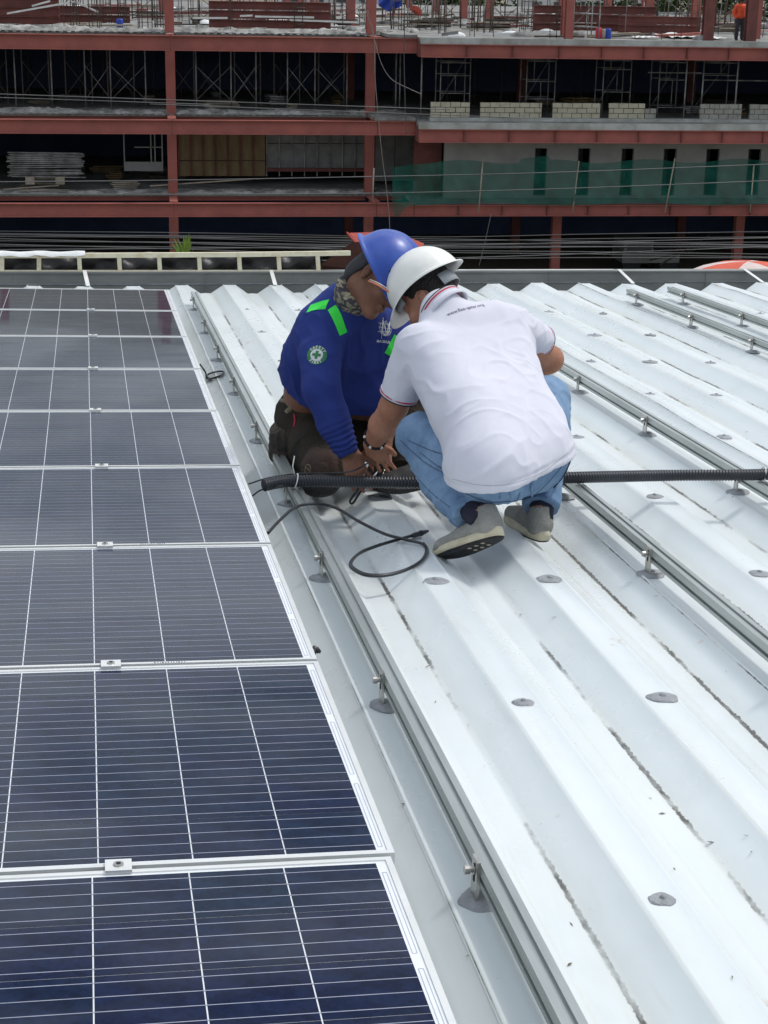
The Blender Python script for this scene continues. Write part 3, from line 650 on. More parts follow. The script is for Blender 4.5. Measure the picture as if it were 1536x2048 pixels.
# ragged deck edges on the left bays: corrugated sheet ends with rubble on top
def deck_edge(z, x0, x1, seed, hh=.14):
    mb = MB(); x = x0; rnd = random.Random(seed)
    while x < x1:
        mb.add([(x, YB-.22, z-.10), (x+.07, YB-.22, z-.02), (x+.19, YB-.22, z-.02), (x+.26, YB-.22, z-.10), (x+.30, YB-.22, z-.10), (x, YB-.1, z-.10), (x+.07, YB-.1, z-.02), (x+.19, YB-.1, z-.02), (x+.26, YB-.1, z-.10), (x+.30, YB-.1, z-.10),
                (x, YB-.22, z-.085), (x+.07, YB-.22, z-.005), (x+.19, YB-.22, z-.005), (x+.26, YB-.22, z-.085), (x+.30, YB-.22, z-.085)],
               [(0, 1, 6, 5), (1, 2, 7, 6), (2, 3, 8, 7), (3, 4, 9, 8), (10, 11, 1, 0), (11, 12, 2, 1), (12, 13, 3, 2), (13, 14, 4, 3)]); x += .30
    P(mb, 'deck_sheet', 'slab_edge')
    nx, ny = int((x1-x0)/.12), 16; V = np.array([(x0+(x1-x0)*i/nx, YB-.20+2.6*j/ny, 0) for j in range(ny+1) for i in range(nx+1)])
    e = np.clip(1-np.abs(V[:, 1]-(YB+.25))/1.6, .08, 1); nn = vnoise(V*np.array([1.6, 2.2, 1]), seed)*.5+vnoise(V*np.array([6, 7, 1]), seed+1)*.35+.45
    V[:, 2] = z-.02+hh*np.clip(nn, 0, 1.3)*e*1.4; V[:nx+1, 1] += .04*vnoise(V[:nx+1]*5, seed+2); V[:nx+1, 2] = z-.06+.05*np.abs(nn[:nx+1])
    mb = MB().add(V.tolist(), [(j*(nx+1)+i, j*(nx+1)+i+1, (j+1)*(nx+1)+i+1, (j+1)*(nx+1)+i) for j in range(ny) for i in range(nx)]); mb.smooth = False
    o = P(mb, 'rubble', 'rubble'); o['kind'] = 'stuff'
deck_edge(FA, -16, XS, 3, .20); deck_edge(FB, -16, XS, 13, .16); deck_edge(FC, -16, XS, 23, .10)
# beams
def ibeam(x0, x1, y, z0, z1, m='oxide', fl=.28, t=.03):
    mb = MB(); mb.box(x0, x1, y-fl/2, y+fl/2, z1-t, z1); mb.box(x0, x1, y-fl/2, y+fl/2, z0, z0+t); mb.box(x0, x1, y-.015, y+.015, z0+t, z1-t); return mb
fasc = [(-1.07, -1.63), (-4.22, -4.76), (-7.42, -7.95)]
fr2 = [(-1.24, -1.74), (-4.45, -4.96), (-7.50, -7.95)]
for li, (zt, zb) in enumerate(fasc):
    for a, b in zip(CX[:-1], CX[1:]):
        a2, b2 = max(a, -16), min(b, XS)
        if b2 <= a2: continue
        P(ibeam(a2+.01, b2-.01, YF, zb, zt), 'fascia_beam', 'oxide')
        mb = MB()
        P(ibeam(a2+.14, b2-.14, YB+.05, zt-.22, zt+.0, fl=.22), 'floor_beam', 'oxide')
    for c in CX:
        if c < XS:
            # tapering outrigger from the column to the fascia beam
            mb = MB(); mb.add([(c-.16, YB-.1, zt-.03), (c+.16, YB-.1, zt-.03), (c+.16, YF+.15, zt+.01), (c-.16, YF+.15, zt+.01), (c-.16, YB-.1, zt+.0), (c+.16, YB-.1, zt+.0), (c+.16, YF+.15, zt+.04), (c-.16, YF+.15, zt+.04)],
                    [(0, 3, 2, 1), (4, 5, 6, 7), (0, 1, 5, 4), (1, 2, 6, 5), (2, 3, 7, 6), (3, 0, 4, 7)])
            mb.box(c-.012, c+.012, YF+.02, YB-.15, zb+.06, zt-.03)
            P(mb, 'outrigger', 'oxide'); P(MB().box(c-.012, c+.012, YF-.16, YF-.145, zb, zt), 'stiffener', 'oxidedark')
for li, (zt, zb) in enumerate(fr2):
    y = YF2 if li < 2 else YF
    xs_ = [XS+.0]+[10.05+5.15*k for k in range(1, 5)]+[34]
    for a, b in zip(xs_[:-1], xs_[1:]):
        P(ibeam(a+.012, b-.012, y, zb, zt), 'fascia_beam', 'oxide')
        P(MB().box(b-.010, b+.010, y-.13, y-.02, zb+.03, zt-.03), 'splice', 'oxidedark')
        for q in (.33, .66): P(MB().box(a+(b-a)*q-.008, a+(b-a)*q+.008, y-.12, y-.02, zb+.03, zt-.03), 'stiffener', 'oxidedark')
    if li < 2: P(MB().box(XS-.02, XS+.02, YF2, YF+.1, zb, zt+.1), 'return_plate', 'oxidedark')
P(MB().box(XS-.02, 34, YF2-.10, YF2+.04, -1.235, -1.00), 'slab_edge', 'slab_edge')
P(MB().box(XS-.02, 34, YF2-.12, YF2+.04, -4.445, -4.20), 'slab_edge', 'slab_edge'); P(MB().box(XS+.5, 34, YF2+.35, YF2+.75, -4.20, -4.05), 'kerb', 'slab_edge')
P(MB().box(8.6, XS-.03, YF-.1, YB, -1.05, -.93), 'slab_edge', 'concrete'); P(MB().box(8.1, XS-.03, YF-.1, YB, -4.2, -4.1), 'slab_edge', 'concrete')
# columns
for j, yy in enumerate([YB, YB+8, YB+16, YB+24, YB+34, YB+44]):
    for i, c in enumerate(CX):
        c_ = c+(0 if j == 0 else random.uniform(-.15, .15)); w = .20 if j else .19
        for (z0, z1) in ((FG, FC-.33 if j else -7.95), (FC, FB-.33 if j else -4.8), (FB, FA-.33 if j else -1.7), (FA, 2.2)):
            if j > 2 and z1 < 0: continue
            if z0 == FA and j in (1, 2): z1 = 5.5
            if z0 == FA and j > 0 and (i+j) % 5 == 0: continue
            mb = MB(); mb.box(c_-w, c_+w, yy-w*.9, yy-w*.9+.03, z0, z1); mb.box(c_-w, c_+w, yy+w*.9-.03, yy+w*.9, z0, z1); mb.box(c_-.015, c_+.015, yy-w*.9+.03, yy+w*.9-.03, z0, z1)
            if j == 0 and c > XS and z0 > FC-.1 and z0 < FA-.5: continue
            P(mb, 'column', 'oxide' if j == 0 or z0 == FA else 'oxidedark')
for c in (at(1137, 78, YF2+.6)[0], at(1415, 78, YF2+.6)[0], at(1497, 78, YF2+.8)[0]):
    w = .21 if c > 20 else .15; mb = MB(); mb.box(c-w, c+w, YF2+.5, YF2+.53, FA, 2.2); mb.box(c-w, c+w, YF2+.8, YF2+.83, FA, 2.2); mb.box(c-.015, c+.015, YF2+.53, YF2+.8, FA, 2.2); P(mb, 'column', 'oxidedark' if c > 20 else 'oxide')
# dark netting at the back of the lower storeys, ends closed
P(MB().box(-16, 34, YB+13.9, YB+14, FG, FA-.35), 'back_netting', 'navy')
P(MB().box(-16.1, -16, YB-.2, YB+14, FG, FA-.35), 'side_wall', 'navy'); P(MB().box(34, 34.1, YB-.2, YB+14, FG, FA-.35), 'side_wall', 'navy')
# right: rendered wall with slot windows
def zz(px, py, Y): return float(at(px, py, Y)[2])
def xx(px, py, Y): return float(at(px, py, Y)[0])
YW = YF+.7; wx = [xx(p, 340, YW) for p in (888, 1068, 1093, 1154, 1179, 1241, 1266, 1325, 1351, 1410, 1437, 1494, 1520)]+[34]
zt_, zl_, zlo = -4.97, zz(1200, 297, YW), zz(1200, 391, YW)
P(MB().box(wx[0], 34, YW, YW+.2, zl_, zt_), 'wall_band', 'wallgrey'); P(MB().box(wx[0], 34, YW, YW+.2, FC, zlo), 'wall_band', 'wallgrey')
for k in range(0, len(wx)-1, 2): P(MB().box(wx[k], wx[k+1], YW, YW+.2, zlo, zl_), 'wall_pier', 'wallgrey')
for k in range(1, len(wx)-1, 2):
    P(MB().box(wx[k]+.001, wx[k]+.04, YW+.05, YW+.15, zlo, zl_), 'window_jamb', 'concrete')
    P(MB().box(wx[k], wx[k+1], YW+1.2, YW+1.25, zlo-.2, zl_+.2), 'window_dark', 'dark')
P(MB().box(wx[0]-1.15, wx[0]-.01, YW+.6, YW+.7, FC, -4.97), 'form_board', 'oxidedark')
# left middle storey: formwork boards, brown then grey, each board its own piece
z0_, z1_ = zz(500, 352, YB+2.5), zz(500, 265, YB+2.5)
bx = [xx(p, 300, YB+2.5) for p in np.linspace(357, 531, 8)]
for a, b in zip(bx[:-1], bx[1:]):
    P(MB().box(a+.012, b-.012, YB+2.5, YB+2.54, z0_, z0_+.62), 'form_board', 'ply'); P(MB().box(a+.012, b-.012, YB+2.5, YB+2.54, z0_+.65, z1_+.25), 'form_board', 'ply'); P(MB().box(a-.03, a+.03, YB+2.42, YB+2.498, z0_, z1_+.2), 'stud', 'pouch' if False else 'oxidedark')
bx = [xx(p, 300, YB+2.5) for p in np.linspace(533, 735, 9)]
for a, b in zip(bx[:-1], bx[1:]):
    P(MB().box(a+.015, b-.015, YB+2.5, YB+2.54, z0_+.35, z0_+1.35), 'form_board', 'plygrey'); P(MB().box(a+.015, b-.015, YB+2.5, YB+2.54, z0_+1.38, z1_+.25), 'form_board', 'plygrey'); P(MB().box(a-.02, a+.02, YB+2.42, YB+2.498, z0_, z1_+.2), 'stud', 'tube')
P(MB().box(bx[0], bx[-1], YB+2.4, YB+2.49, z0_+.2, z0_+.34), 'waler', 'oxidedark')
bx = [xx(p, 300, YB+2.5) for p in (750, 790, 832)]
for a, b in zip(bx[:-1], bx[1:]): P(MB().box(a+.015, b-.015, YB+2.5, YB+2.54, z0_-.2, z1_+.2), 'form_board', 'plygrey')
# pale door frame left of the second column
a, b = xx(247, 300, YB+2.6), xx(326, 300, YB+2.6); zq0, zq1 = zz(280, 342, YB+2.6), zz(280, 262, YB+2.6)
m_ = MB()
for x in (a, a+(b-a)*.68, a+(b-a)*.78, b-.06): m_.box(x, x+.05, YB+2.6, YB+2.66, zq0, zq1)
m_.box(a+.05, b-.06, YB+2.61, YB+2.65, zq0, zq0+.38); m_.box(a+.45, b-.06, YB+2.6, YB+2.66, zq0+.96, zq0+1.0)
o = m_.build('door_frame', M['wallgrey']); tag(o, 'pale metal door frame left of the red column on the middle storey', 'door frame')

# ---- shoring and scaffolds
def shoring(label, x, y, z0, z1, w, mat_='tube', brace=True, group='shoring props under the top floor'):
    t = thing('shoring_frame', label, 'shoring', (x, y, z0), group=group); h = z1-z0
    for s in (-w/2, w/2): MB().tube([(s, 0, 0), (s, 0, h)], .032, 6).build('post', M[mat_], t); MB().box(s-.07, s+.07, -.07, .07, 0, .012).build('foot_plate', M[mat_], t)
    if brace:
        MB().tube([(-w/2, -.03, h*.12), (w/2, -.03, h*.62)], .014, 5).build('brace', M[mat_], t); MB().tube([(-w/2, .03, h*.62), (w/2, .03, h*.12)], .014, 5).build('brace', M[mat_], t)
    return t
sidew = ['leftmost', 'second', 'third', 'fourth', 'fifth', 'sixth', 'seventh', 'eighth', 'ninth', 'tenth']
zs = [(30, 'tube'), (103, 'tube'), (170, 'rusttube'), (221, 'rusttube'), (291, 'tube'), (392, 'tube'), (404, 'tube'), (462, 'tube'), (575, 'tube'), (630, 'tube'), (694, 'tube')]
for i, ((a, ma), (b, mb_)) in enumerate(zip([zs[0], zs[2], zs[3], zs[5], zs[7], zs[8], zs[9]], [zs[1], zs[3], zs[4], zs[7], (512, 'tube'), zs[9], zs[10]])):
    Y = YB+1.3+.01*i; xa, xb = xx(a, 160, Y), xx(b, 160, Y)
    shoring('braced props on the upper left storey, '+sidew[i]+' pair from the left', (xa+xb)/2, Y, FB+.08, FA-.34, xb-xa, ma if i in (1,) else 'tube', i != 0)
for i in range(9):
    Y = YB+4.5; x = -7+1.75*i+random.uniform(-.2, .2)
    if abs(x-.2) < .5: x += .7
    shoring('dim braced props in the second row of the upper left storey, '+sidew[i]+' from the left', x, Y, FB, FA-.34, 1.1, 'rusttube')
for i in range(7): shoring('faint braced props deep inside the upper left storey, '+sidew[i]+' from the left', -6.5+2.2*i, YB+7.2, FB, FA-.34, 1.2, 'rebar', group='props deep inside the upper left storey')
for i in range(6): shoring('faint braced props deep inside the upper right storey, '+sidew[i]+' from the left', 10.5+2.4*i, YB+5.2, FB, FA-.34, 1.2, 'rebar', group='props deep inside the upper right storey')
def scaffold(label, x0, x1, y, z0, h, levels, group):
    t = thing('scaffold_frame', label, 'scaffold', ((x0+x1)/2, y, z0), group=group); w = x1-x0
    for s in (-w/2, w/2):
        MB().tube([(s, 0, 0), (s, 0, h)], .026, 6).build('upright', M['tube'], t); MB().tube([(s, 1.2, 0), (s, 1.2, h)], .026, 6).build('upright', M['tube'], t)
    for l in levels:
        MB().tube([(-w/2, 0, l), (w/2, 0, l)], .024, 6).build('ledger', M['tube'], t); MB().tube([(-w/2, 1.2, l), (w/2, 1.2, l)], .02, 6).build('ledger', M['tube'], t)
    MB().tube([(0, 0, levels[0]), (0, 0, levels[1])], .018, 6).build('strut', M['tube'], t); MB().tube([(-w*.25, .0, levels[1]), (-w*.25, 0, levels[-1])], .016, 6).build('strut', M['tube'], t)
    MB().tube([(-w/2, 1.2, .2), (w/2, 1.2, h*.8)], .014, 5).build('brace', M['tube'], t)
    return t
YS_ = YB-.6
for i, (a, b, lv) in enumerate([(881, 940, [.9, 1.6, 2.1]), (1053, 1110, [.7, 1.4, 2.2, 2.5]), (1206, 1261, [1.0, 1.9, 2.25, 2.7]), (1318, 1371, [.4, 1.5, 2.2]), (1405, 1474, [1.7, 2.2])]):
    scaffold('tube scaffold bay behind the block wall on the upper right storey, '+sidew[i]+' from the left', xx(a, 170, YS_), xx(b, 170, YS_), YS_, FB, 2.75, lv, 'scaffold bays behind the block walls')
Yb = YS_-.2
for i, (xa, ya, xb, yb) in enumerate([(1296, 145, 1402, 146), (1405, 160, 1545, 162)]):
    a, b = at(xa, ya, Yb), at(xb, yb, Yb); o = MB().tube([a, b], .03, 6).build('scaffold_tube', M['tube']); tag(o, ['horizontal scaffold tube under the right fascia beam', 'long horizontal tube running to the right edge of the upper storey'][i], 'tube')
for i, p in enumerate([843, 1372, 1406, 1474, 792, 800]):
    Y = YF2+1.0 if p > 840 else YB+.4; x = xx(p, 160, Y); o = MB().tube([(x, Y, FB+.02), (x, Y, -1.3)], .032, 6).build('standing_pole', M['tube'])
    tag(o, ['pole at the step where the right bays begin', 'pole beside the fourth scaffold bay', 'tall pole left of the grey mortared wall', 'pole above the grey mortared block wall', 'left of two poles in the bay right of the second column', 'right of two poles in the bay right of the second column'][i], 'pole')
# ---- block walls
rnd = random.Random(3)
def blockwall(label, p0, p1, m, Y, rows=3, top=None, bw=.40, ragged=0):
    x0, x1 = xx(p0, 215, Y), xx(p1, 215, Y); zb = -4.05
    t = thing('block_wall', label, 'block wall', ((x0+x1)/2, Y, zb), group='low block walls on the upper right storey')
    MB().box(x0-(x0+x1)/2+.01, x1-(x0+x1)/2-.01, .02, .12, 0, rows*.2-.02).build('mortar', M['mortar'], t)
    for r_ in range(rows):
        x = x0-(.2 if r_ % 2 else 0)
        while x < x1-.02:
            a, b = max(x, x0), min(x+bw, x1)
            if b-a > .06 and not (r_ == rows-1 and rnd.random() < ragged):
                MB().box(a-(x0+x1)/2+rnd.uniform(.008, .016), b-(x0+x1)/2-rnd.uniform(.008, .016), rnd.uniform(-.02, .006), .14, r_*.2+rnd.uniform(.006, .016), r_*.2+rnd.uniform(.180, .193)).build('block', M[m], t)
            x += bw
blockwall('low wall of pale hollow blocks, first from the left above the slab edge', 861, 940, 'block', YF2+.5)
blockwall('low wall of pale hollow blocks, second from the left', 960, 1084, 'block', YF2+.5)
blockwall('low wall of pale hollow blocks, third from the left', 1105, 1201, 'block', YF2+.5)
blockwall('low wall of pale hollow blocks with a step down at its right end', 1218, 1290, 'block', YF2+.5)
blockwall('two courses of grey blocks at the step', 1290.5, 1313, 'block2', YF2+.5, rows=2)
blockwall('grey mortared block wall at the right edge, left piece', 1400, 1484, 'block2', YF2+.5)
blockwall('grey mortared block wall at the right edge, right piece', 1500, 1560, 'block2', YF2+.5, ragged=.3)
# ---- green debris net
mb = MB(); nx, ny = 120, 12; vs = []
for j in range(ny+1):
    for i in range(nx+1):
        px = 785+(1560-785)*i/nx; f = j/ny
        yt = 322+8*math.sin(i*.22)*.5+(1330-px)*.004 - (8 if 1040 < px < 1100 else 0); yb = 408+3*math.sin(i*.13+1)+(8*math.exp(-((px-795)/12)**2)*3)
        if px < 820: yt = 330+(820-px)*.15
        py = yt+(yb-yt)*f; Y = YF-.30-.11*math.sin(i*.55+j*.3)-.09*math.sin(i*.23-j*.5)-.10*f-.05*math.sin(i*1.3-j*.9)
        vs.append(at(px, py, Y))
mb.add(vs, [(j*(nx+1)+i, j*(nx+1)+i+1, (j+1)*(nx+1)+i+1, (j+1)*(nx+1)+i) for j in range(ny) for i in range(nx)]); mb.smooth = True
o = mb.build('debris_net', M['green']); tag(o, 'green debris net hung in front of the grey wall with slot windows', 'net')
for i, (x0, y0, x1, y1) in enumerate([(966, 318, 957, 425), (1350, 316, 1330, 425), (1158, 322, 1145, 425), (1508, 330, 1500, 425), (748, 336, 745, 402)]):
    Y = YF-.5; o = MB().tube([at(x0, y0, Y), at(x1, y1, Y)], .03, 6).build('net_pole', M['plank']); tag(o, ['thin leaning pole at the left part of the green net', 'thin leaning pole in front of the fourth slot window', 'thin leaning pole by the second slot window', 'thin leaning pole near the right edge of the net', 'short pole beside the second column above the lowest beam'][i], 'pole')
for i in range(46):
    fl_ = FB if i % 2 else FC; px = rnd.uniform(0, 1536); Y = (YB if px < 850 else YF2+1.2)+rnd.uniform(1.2, 9)
    if fl_ == FC and px > 350: continue
    l_, h_ = rnd.uniform(.3, 1.6), rnd.uniform(.12, .5); o = MB(); 
    for q in range(4): o.box(-l_/2+rnd.uniform(-.1, .1), l_/2+rnd.uniform(-.1, .1), -.2, .2, h_*q/4+.01, h_*(q+.75)/4)
    o = o.build('material_stack', M[rnd.choice(['plank', 'tube', 'concrete', 'ply', 'shade'])], loc=(xx(px, 200, Y), Y, fl_+.01)); o.rotation_euler = (0, 0, rnd.uniform(-.6, .6)); tag(o, 'dim low stack of boards on a shaded storey floor', 'stack', 'low stacks on the shaded storey floors')
# ---- stack of pipes, debris on the middle storey
Y = YB+.5; xa, xb = xx(18, 330, Y), xx(163, 330, Y); zb = zz(90, 356, Y)
t = thing('pipe_stack', 'stack of long pale scaffold pipes at the left of the middle storey', 'pipes', (xa, Y, zb))
k_ = 0
for r_ in range(12):
    for q in range(2):
        a = random.uniform(-.12, .10); b = xb-xa+random.uniform(-.15, .15); z = .06+r_*.085+random.uniform(-.01, .01)
        MB().tube([(a, q*.25, z), (b, q*.25, z+random.uniform(-.05, .05))], .028, 6).build('pipe', M['tube'], t)
for p in (60, 120):
    a = xx(p, 356, Y)-xa; MB().box(a-.18, a+.18, -.1, .4, -.25, .05).build('timber_block', M['plank'], t)
for i, (p, q) in enumerate([((6, 379), (118, 371)), ((300, 372), (508, 358)), ((40, 381), (138, 380))]):
    a, b = at(*p, YB-.1), at(*q, YB+.3); o = MB().tube([a, b], .03, 6).build('loose_pipe', M['plank']); tag(o, ['pale pipe lying at the left end of the middle deck edge', 'long pale pipe lying right of the first column', 'short timber lying below the pipe stack'][i], 'pipe')
# ---- clutter on the top floor
def rebarcage(x, y, h, w=.35, n=4, label='', k=0):
    t = thing('rebar_cage', label, 'rebar', (x, y, FA), group='upright rebar cages on the top floor')
    for i in range(n):
        a = 2*PI*i/n+.4; MB().tube([(w*math.cos(a), w*math.sin(a), 0), (w*math.cos(a)+random.uniform(-.05, .05), w*math.sin(a), h)], .018, 4).build('bar', M['rebar'], t)
    z = .3
    while z < h*.9:
        MB().tube([(w*math.cos(2*PI*i/n+.4), w*math.sin(2*PI*i/n+.4), z) for i in range(n)]+[(w*math.cos(.4), w*math.sin(.4), z)], .012, 4).build('stirrup', M['rebar'], t); z += .32
k = 0
for p in [85, 150, 190, 215, 245, 290, 318, 520-50, 560, 600, 795, 830, 870, 885, 950, 975, 1055, 1120, 1260, 1385, 1440]:
    Y = YB+random.choice([1.5, 3, 5, 8, 12]); x = xx(p, 40, Y); rebarcage(x, Y, random.uniform(1.7, 2.9), random.choice([.18, .25, .3]), label='rusty rebar cage on top floor, '+('at the far left', 'left of the first front column', 'between the two front left columns', 'around the blue tarpaulin', 'left of the pale scaffold frame', 'near the worker in orange')[min(5, int(p/256))]+(' and nearer' if Y < YB+5 else ' and further back')); k += 1
for i in range(150):
    px = random.uniform(0, 1536); Y = YB+random.uniform(.4, 30) if px < 850 else YF2+random.uniform(.6, 30); x = xx(px, 40, Y)
    o = MB().tube([(x, Y, FA), (x+random.uniform(-.1, .1), Y, FA+random.uniform(.9, 2.6))], .014+.0004*(Y-60), 5).build('standing_rod', M[random.choice(['rebar', 'tube', 'rebar'])]); tag(o, 'thin upright rod standing on the cluttered top floor', 'rod', 'thin rods standing on the top floor')
mats = ['shade', 'shade', 'plank', 'rebar', 'oxidedark', 'whitesteel', 'concrete', 'tube', 'plank', 'rubble', 'oxide']
for i in range(230):
    px = random.uniform(0, 1536); Y = (YB if px < 850 else YF2)+random.uniform(.8, 44); x = xx(px, 40, Y); m_ = random.choice(mats); a = random.uniform(-.5, .5); l_ = random.uniform(.4, 3.2); h = random.uniform(.04, .14)
    o = MB().bar((-l_/2, 0, 0), (l_/2, 0, random.uniform(-.02, .12)), random.uniform(.08, .3), h).build('site_debris', M[m_], loc=(x, Y, FA+h/2+.03)); o.rotation_euler = (0, 0, a)
    tag(o, 'loose length of timber or steel lying on the cluttered top floor', 'debris', 'loose timber and steel on the top floor')
for i in range(150):
    px = random.uniform(0, 1536); Y = (YB if px < 850 else YF2)+random.uniform(.8, 40); x = xx(px, 40, Y); s_ = random.uniform(.15, .5)
    o = MB().blob((0, 0, 0), (s_, s_*.7, s_*.5), seed=i, n=7, m=4, dome=True, rag=.35).build('rubble_heap', M[random.choice(['rubble', 'concrete', 'slabdark', 'whitecloth', 'rubble'])], loc=(x, Y, FA)); tag(o, 'small rubble heap on the top floor', 'rubble', 'rubble heaps on the top floor')
for i, (p, w, n_) in enumerate([((70, 32), 8.0, 2), ((540, 40), 5.0, 3), ((1190, 35), 5.5, 3), ((1320, 42), 3.5, 2), ((20, 30), 4, 3)]):
    Y = YB+[6, 2.2, 3.5, 2.2, 3][i]; x = xx(p[0], p[1], Y)
    t = thing('beam_stack', ['long dark red girder lying at the left of the top floor', 'dark red girders stacked between the two front columns', 'stack of dark red girders right of the third front column', 'short red girders near the worker in orange', 'dark girders stacked at the left edge of the top floor'][i], 'girders', (x, Y, FA+.1), rotz=random.uniform(-.12, .12))
    for q in range(n_):
        m_ = MB(); z = .36*q; m_.box(-w/2, w/2, -.12, .12, z, z+.03).box(-w/2, w/2, -.12, .12, z+.3, z+.33).box(-w/2, w/2, -.015, .015, z+.03, z+.3); m_.build('girder', M['oxidedark'], t)
for i, (px, dy) in enumerate([(120, 9), (285, 14), (430, 8), (505, 16), (650, 10), (705, 5), (840, 5), (900, 9), (985, 14), (1010, 4), (1090, 9), (1240, 6), (1290, 12), (1360, 16), (1445, 7), (1520, 5)]):
    Y = YB+dy; x = xx(px, 30, Y); shoring('rusty braced frame on the open top floor, '+('far left', 'far left', 'right of the first front column', 'right of the first front column', 'left of the second front column', 'left of the second front column', 'right of the blue tarpaulin', 'right of the blue tarpaulin', 'middle of the right half', 'middle of the right half', 'by the third column', 'right of the scaffold frame', 'right of the scaffold frame', 'left of the right columns', 'left of the worker in orange', 'right of the worker in orange')[i]+(', nearer' if dy < 9 else ', further back'), x, Y, FA, FA+random.uniform(1.5, 2.6), random.uniform(.9, 1.6), random.choice(['rebar', 'rusttube', 'rebar']), group='braced frames on the open top floor')
    t = thing('timber_pile', 'pile of weathered timber on the top floor', 'timber', (x+random.uniform(-1, 1), Y+1, FA), rotz=random.uniform(-.4, .4), group='timber piles on the top floor')
    t['label'] = 'pile of weathered timber beside the rusty braced frame, '+sidew[min(i, 9)]+' from the left' if i < 10 else 'pile of weathered timber on the right half of the top floor, '+sidew[i-10]+' there'
    for q in range(5): MB().box(-random.uniform(.6, 1.3), random.uniform(.6, 1.3), -.1+.16*(q % 2)-.08, .1+.16*(q % 2)-.1, .06+.07*q, .12+.07*q).build('board', M[random.choice(['shade', 'plank', 'shade', 'oxidedark'])], t)
# handrail posts and trusses in white painted metal
for i, (a, b) in enumerate([((14, 27), (150, 3)), ((150, 3), (196, 24)), ((64, 12), (100, 2)), ((580, 40), (718, 45)), ((510, 33), (628, 35)), ((385, 36), (455, 36)), ((480, 32), (505, 31))]):
    Y = YB+1.5; o = MB().bar(at(*a, Y), at(*b, Y), .07).build('bright_strut', M['whitesteel']); tag(o, ['long pale strut slanting up at the top left corner', 'pale strut slanting down from the peak at top left', 'short pale strut at the top left', 'pale steel length lying right of the girders', 'pale flange lying on the stacked girders', 'rounded pale timber left of the girders', 'small pale offcut beside the girders'][i], 'strut')
# scaffold frame, blue barrel, bags near the right columns
scaffold('pale scaffold frame standing on the top floor right of the third column', xx(1146, 60, YF2+.9), xx(1198, 60, YF2+.9), YF2+.9, FA, 1.5, [.45, .95, 1.45], 'scaffold on the top floor')
for i, (px, col, r_, h) in enumerate([(1216, 'bluetarp', .13, .38), (1197, 'red', .12, .42), (1207, 'plank', .10, .36), (240, 'bluetarp', .14, .34)]):
    Y = YF2+1.4 if px > 800 else YB+4; x = xx(px, 66, Y); t = thing('drum', ['small blue drum near the scaffold frame', 'red bucket near the scaffold frame', 'beige bucket between red and blue ones', 'blue drum on the left of the top floor'][i], 'drum', (x, Y, FA))
    MB().tube([(0, 0, 0), (0, 0, h*.1), (0, 0, h*.5), (0, 0, h*.9), (0, 0, h)], [r_*.9, r_, r_*1.04, r_, r_*.88], 12).build('body', M[col], t); MB().tube([(0, 0, h), (0, 0, h+.02)], r_*.7, 12).build('lid', M[col], t)
mb = MB(); Y = YB+2.4; n_ = 12; vs = []
for j in range(9):
    for i in range(n_+1):
        px = 757+46*i/n_; py = -6+(30-4*abs(i-6)*.5)*j/8; vs.append(at(px, py, Y+.12*math.sin(i*1.1+j*.7)))
mb.add(vs, [(j*(n_+1)+i, j*(n_+1)+i+1, (j+1)*(n_+1)+i+1, (j+1)*(n_+1)+i) for j in range(8) for i in range(n_)]); mb.smooth = True
o = mb.build('tarpaulin', M['bluetarp']); tag(o, 'bright blue tarpaulin hanging beside the second column at the top edge', 'tarpaulin')
o = MB().bar(at(827, 16, YB+1), at(838, 26, YB+1.3), .25, .2).build('red_box', M['flash_top']); tag(o, 'small red metal box on the top floor right of the blue tarpaulin', 'box')
# white sheets on the right of the top floor
for i, (p, w, d_) in enumerate([((1385, 68), 1.6, 3.0), ((1430, 75), 1.2, 1.6), ((1375, 38), 1.8, 2), ((1300, 70), 1.0, 1.0), ((655, 30), .9, .8), ((480, 14), 1.0, 1)]):
    Y = (YF2 if p[0] > 850 else YB)+[2, 1.2, 9, 1.2, 2.5, 6][i]; x = xx(p[0], 40, Y); mb = MB(); vs = []
    for j in range(7):
        for q in range(9): vs.append((x-w/2+w*q/8, Y+d_*j/6, FA+.05+.06*abs(math.sin(q*1.7+j*2.1+i))))
    mb.add(vs, [(j*9+q, j*9+q+1, (j+1)*9+q+1, (j+1)*9+q) for j in range(6) for q in range(8)])
    o = mb.build('white_sheet', M['whitesteel']); tag(o, ['large white sheet on the floor left of the worker in orange', 'white sheet at the floor edge by the worker in orange', 'white sheet further back behind the right columns', 'small white sheet near the right girders', 'crumpled white sheet right of the stacked girders', 'pale blue white sheet between the first and second columns'][i], 'sheet')
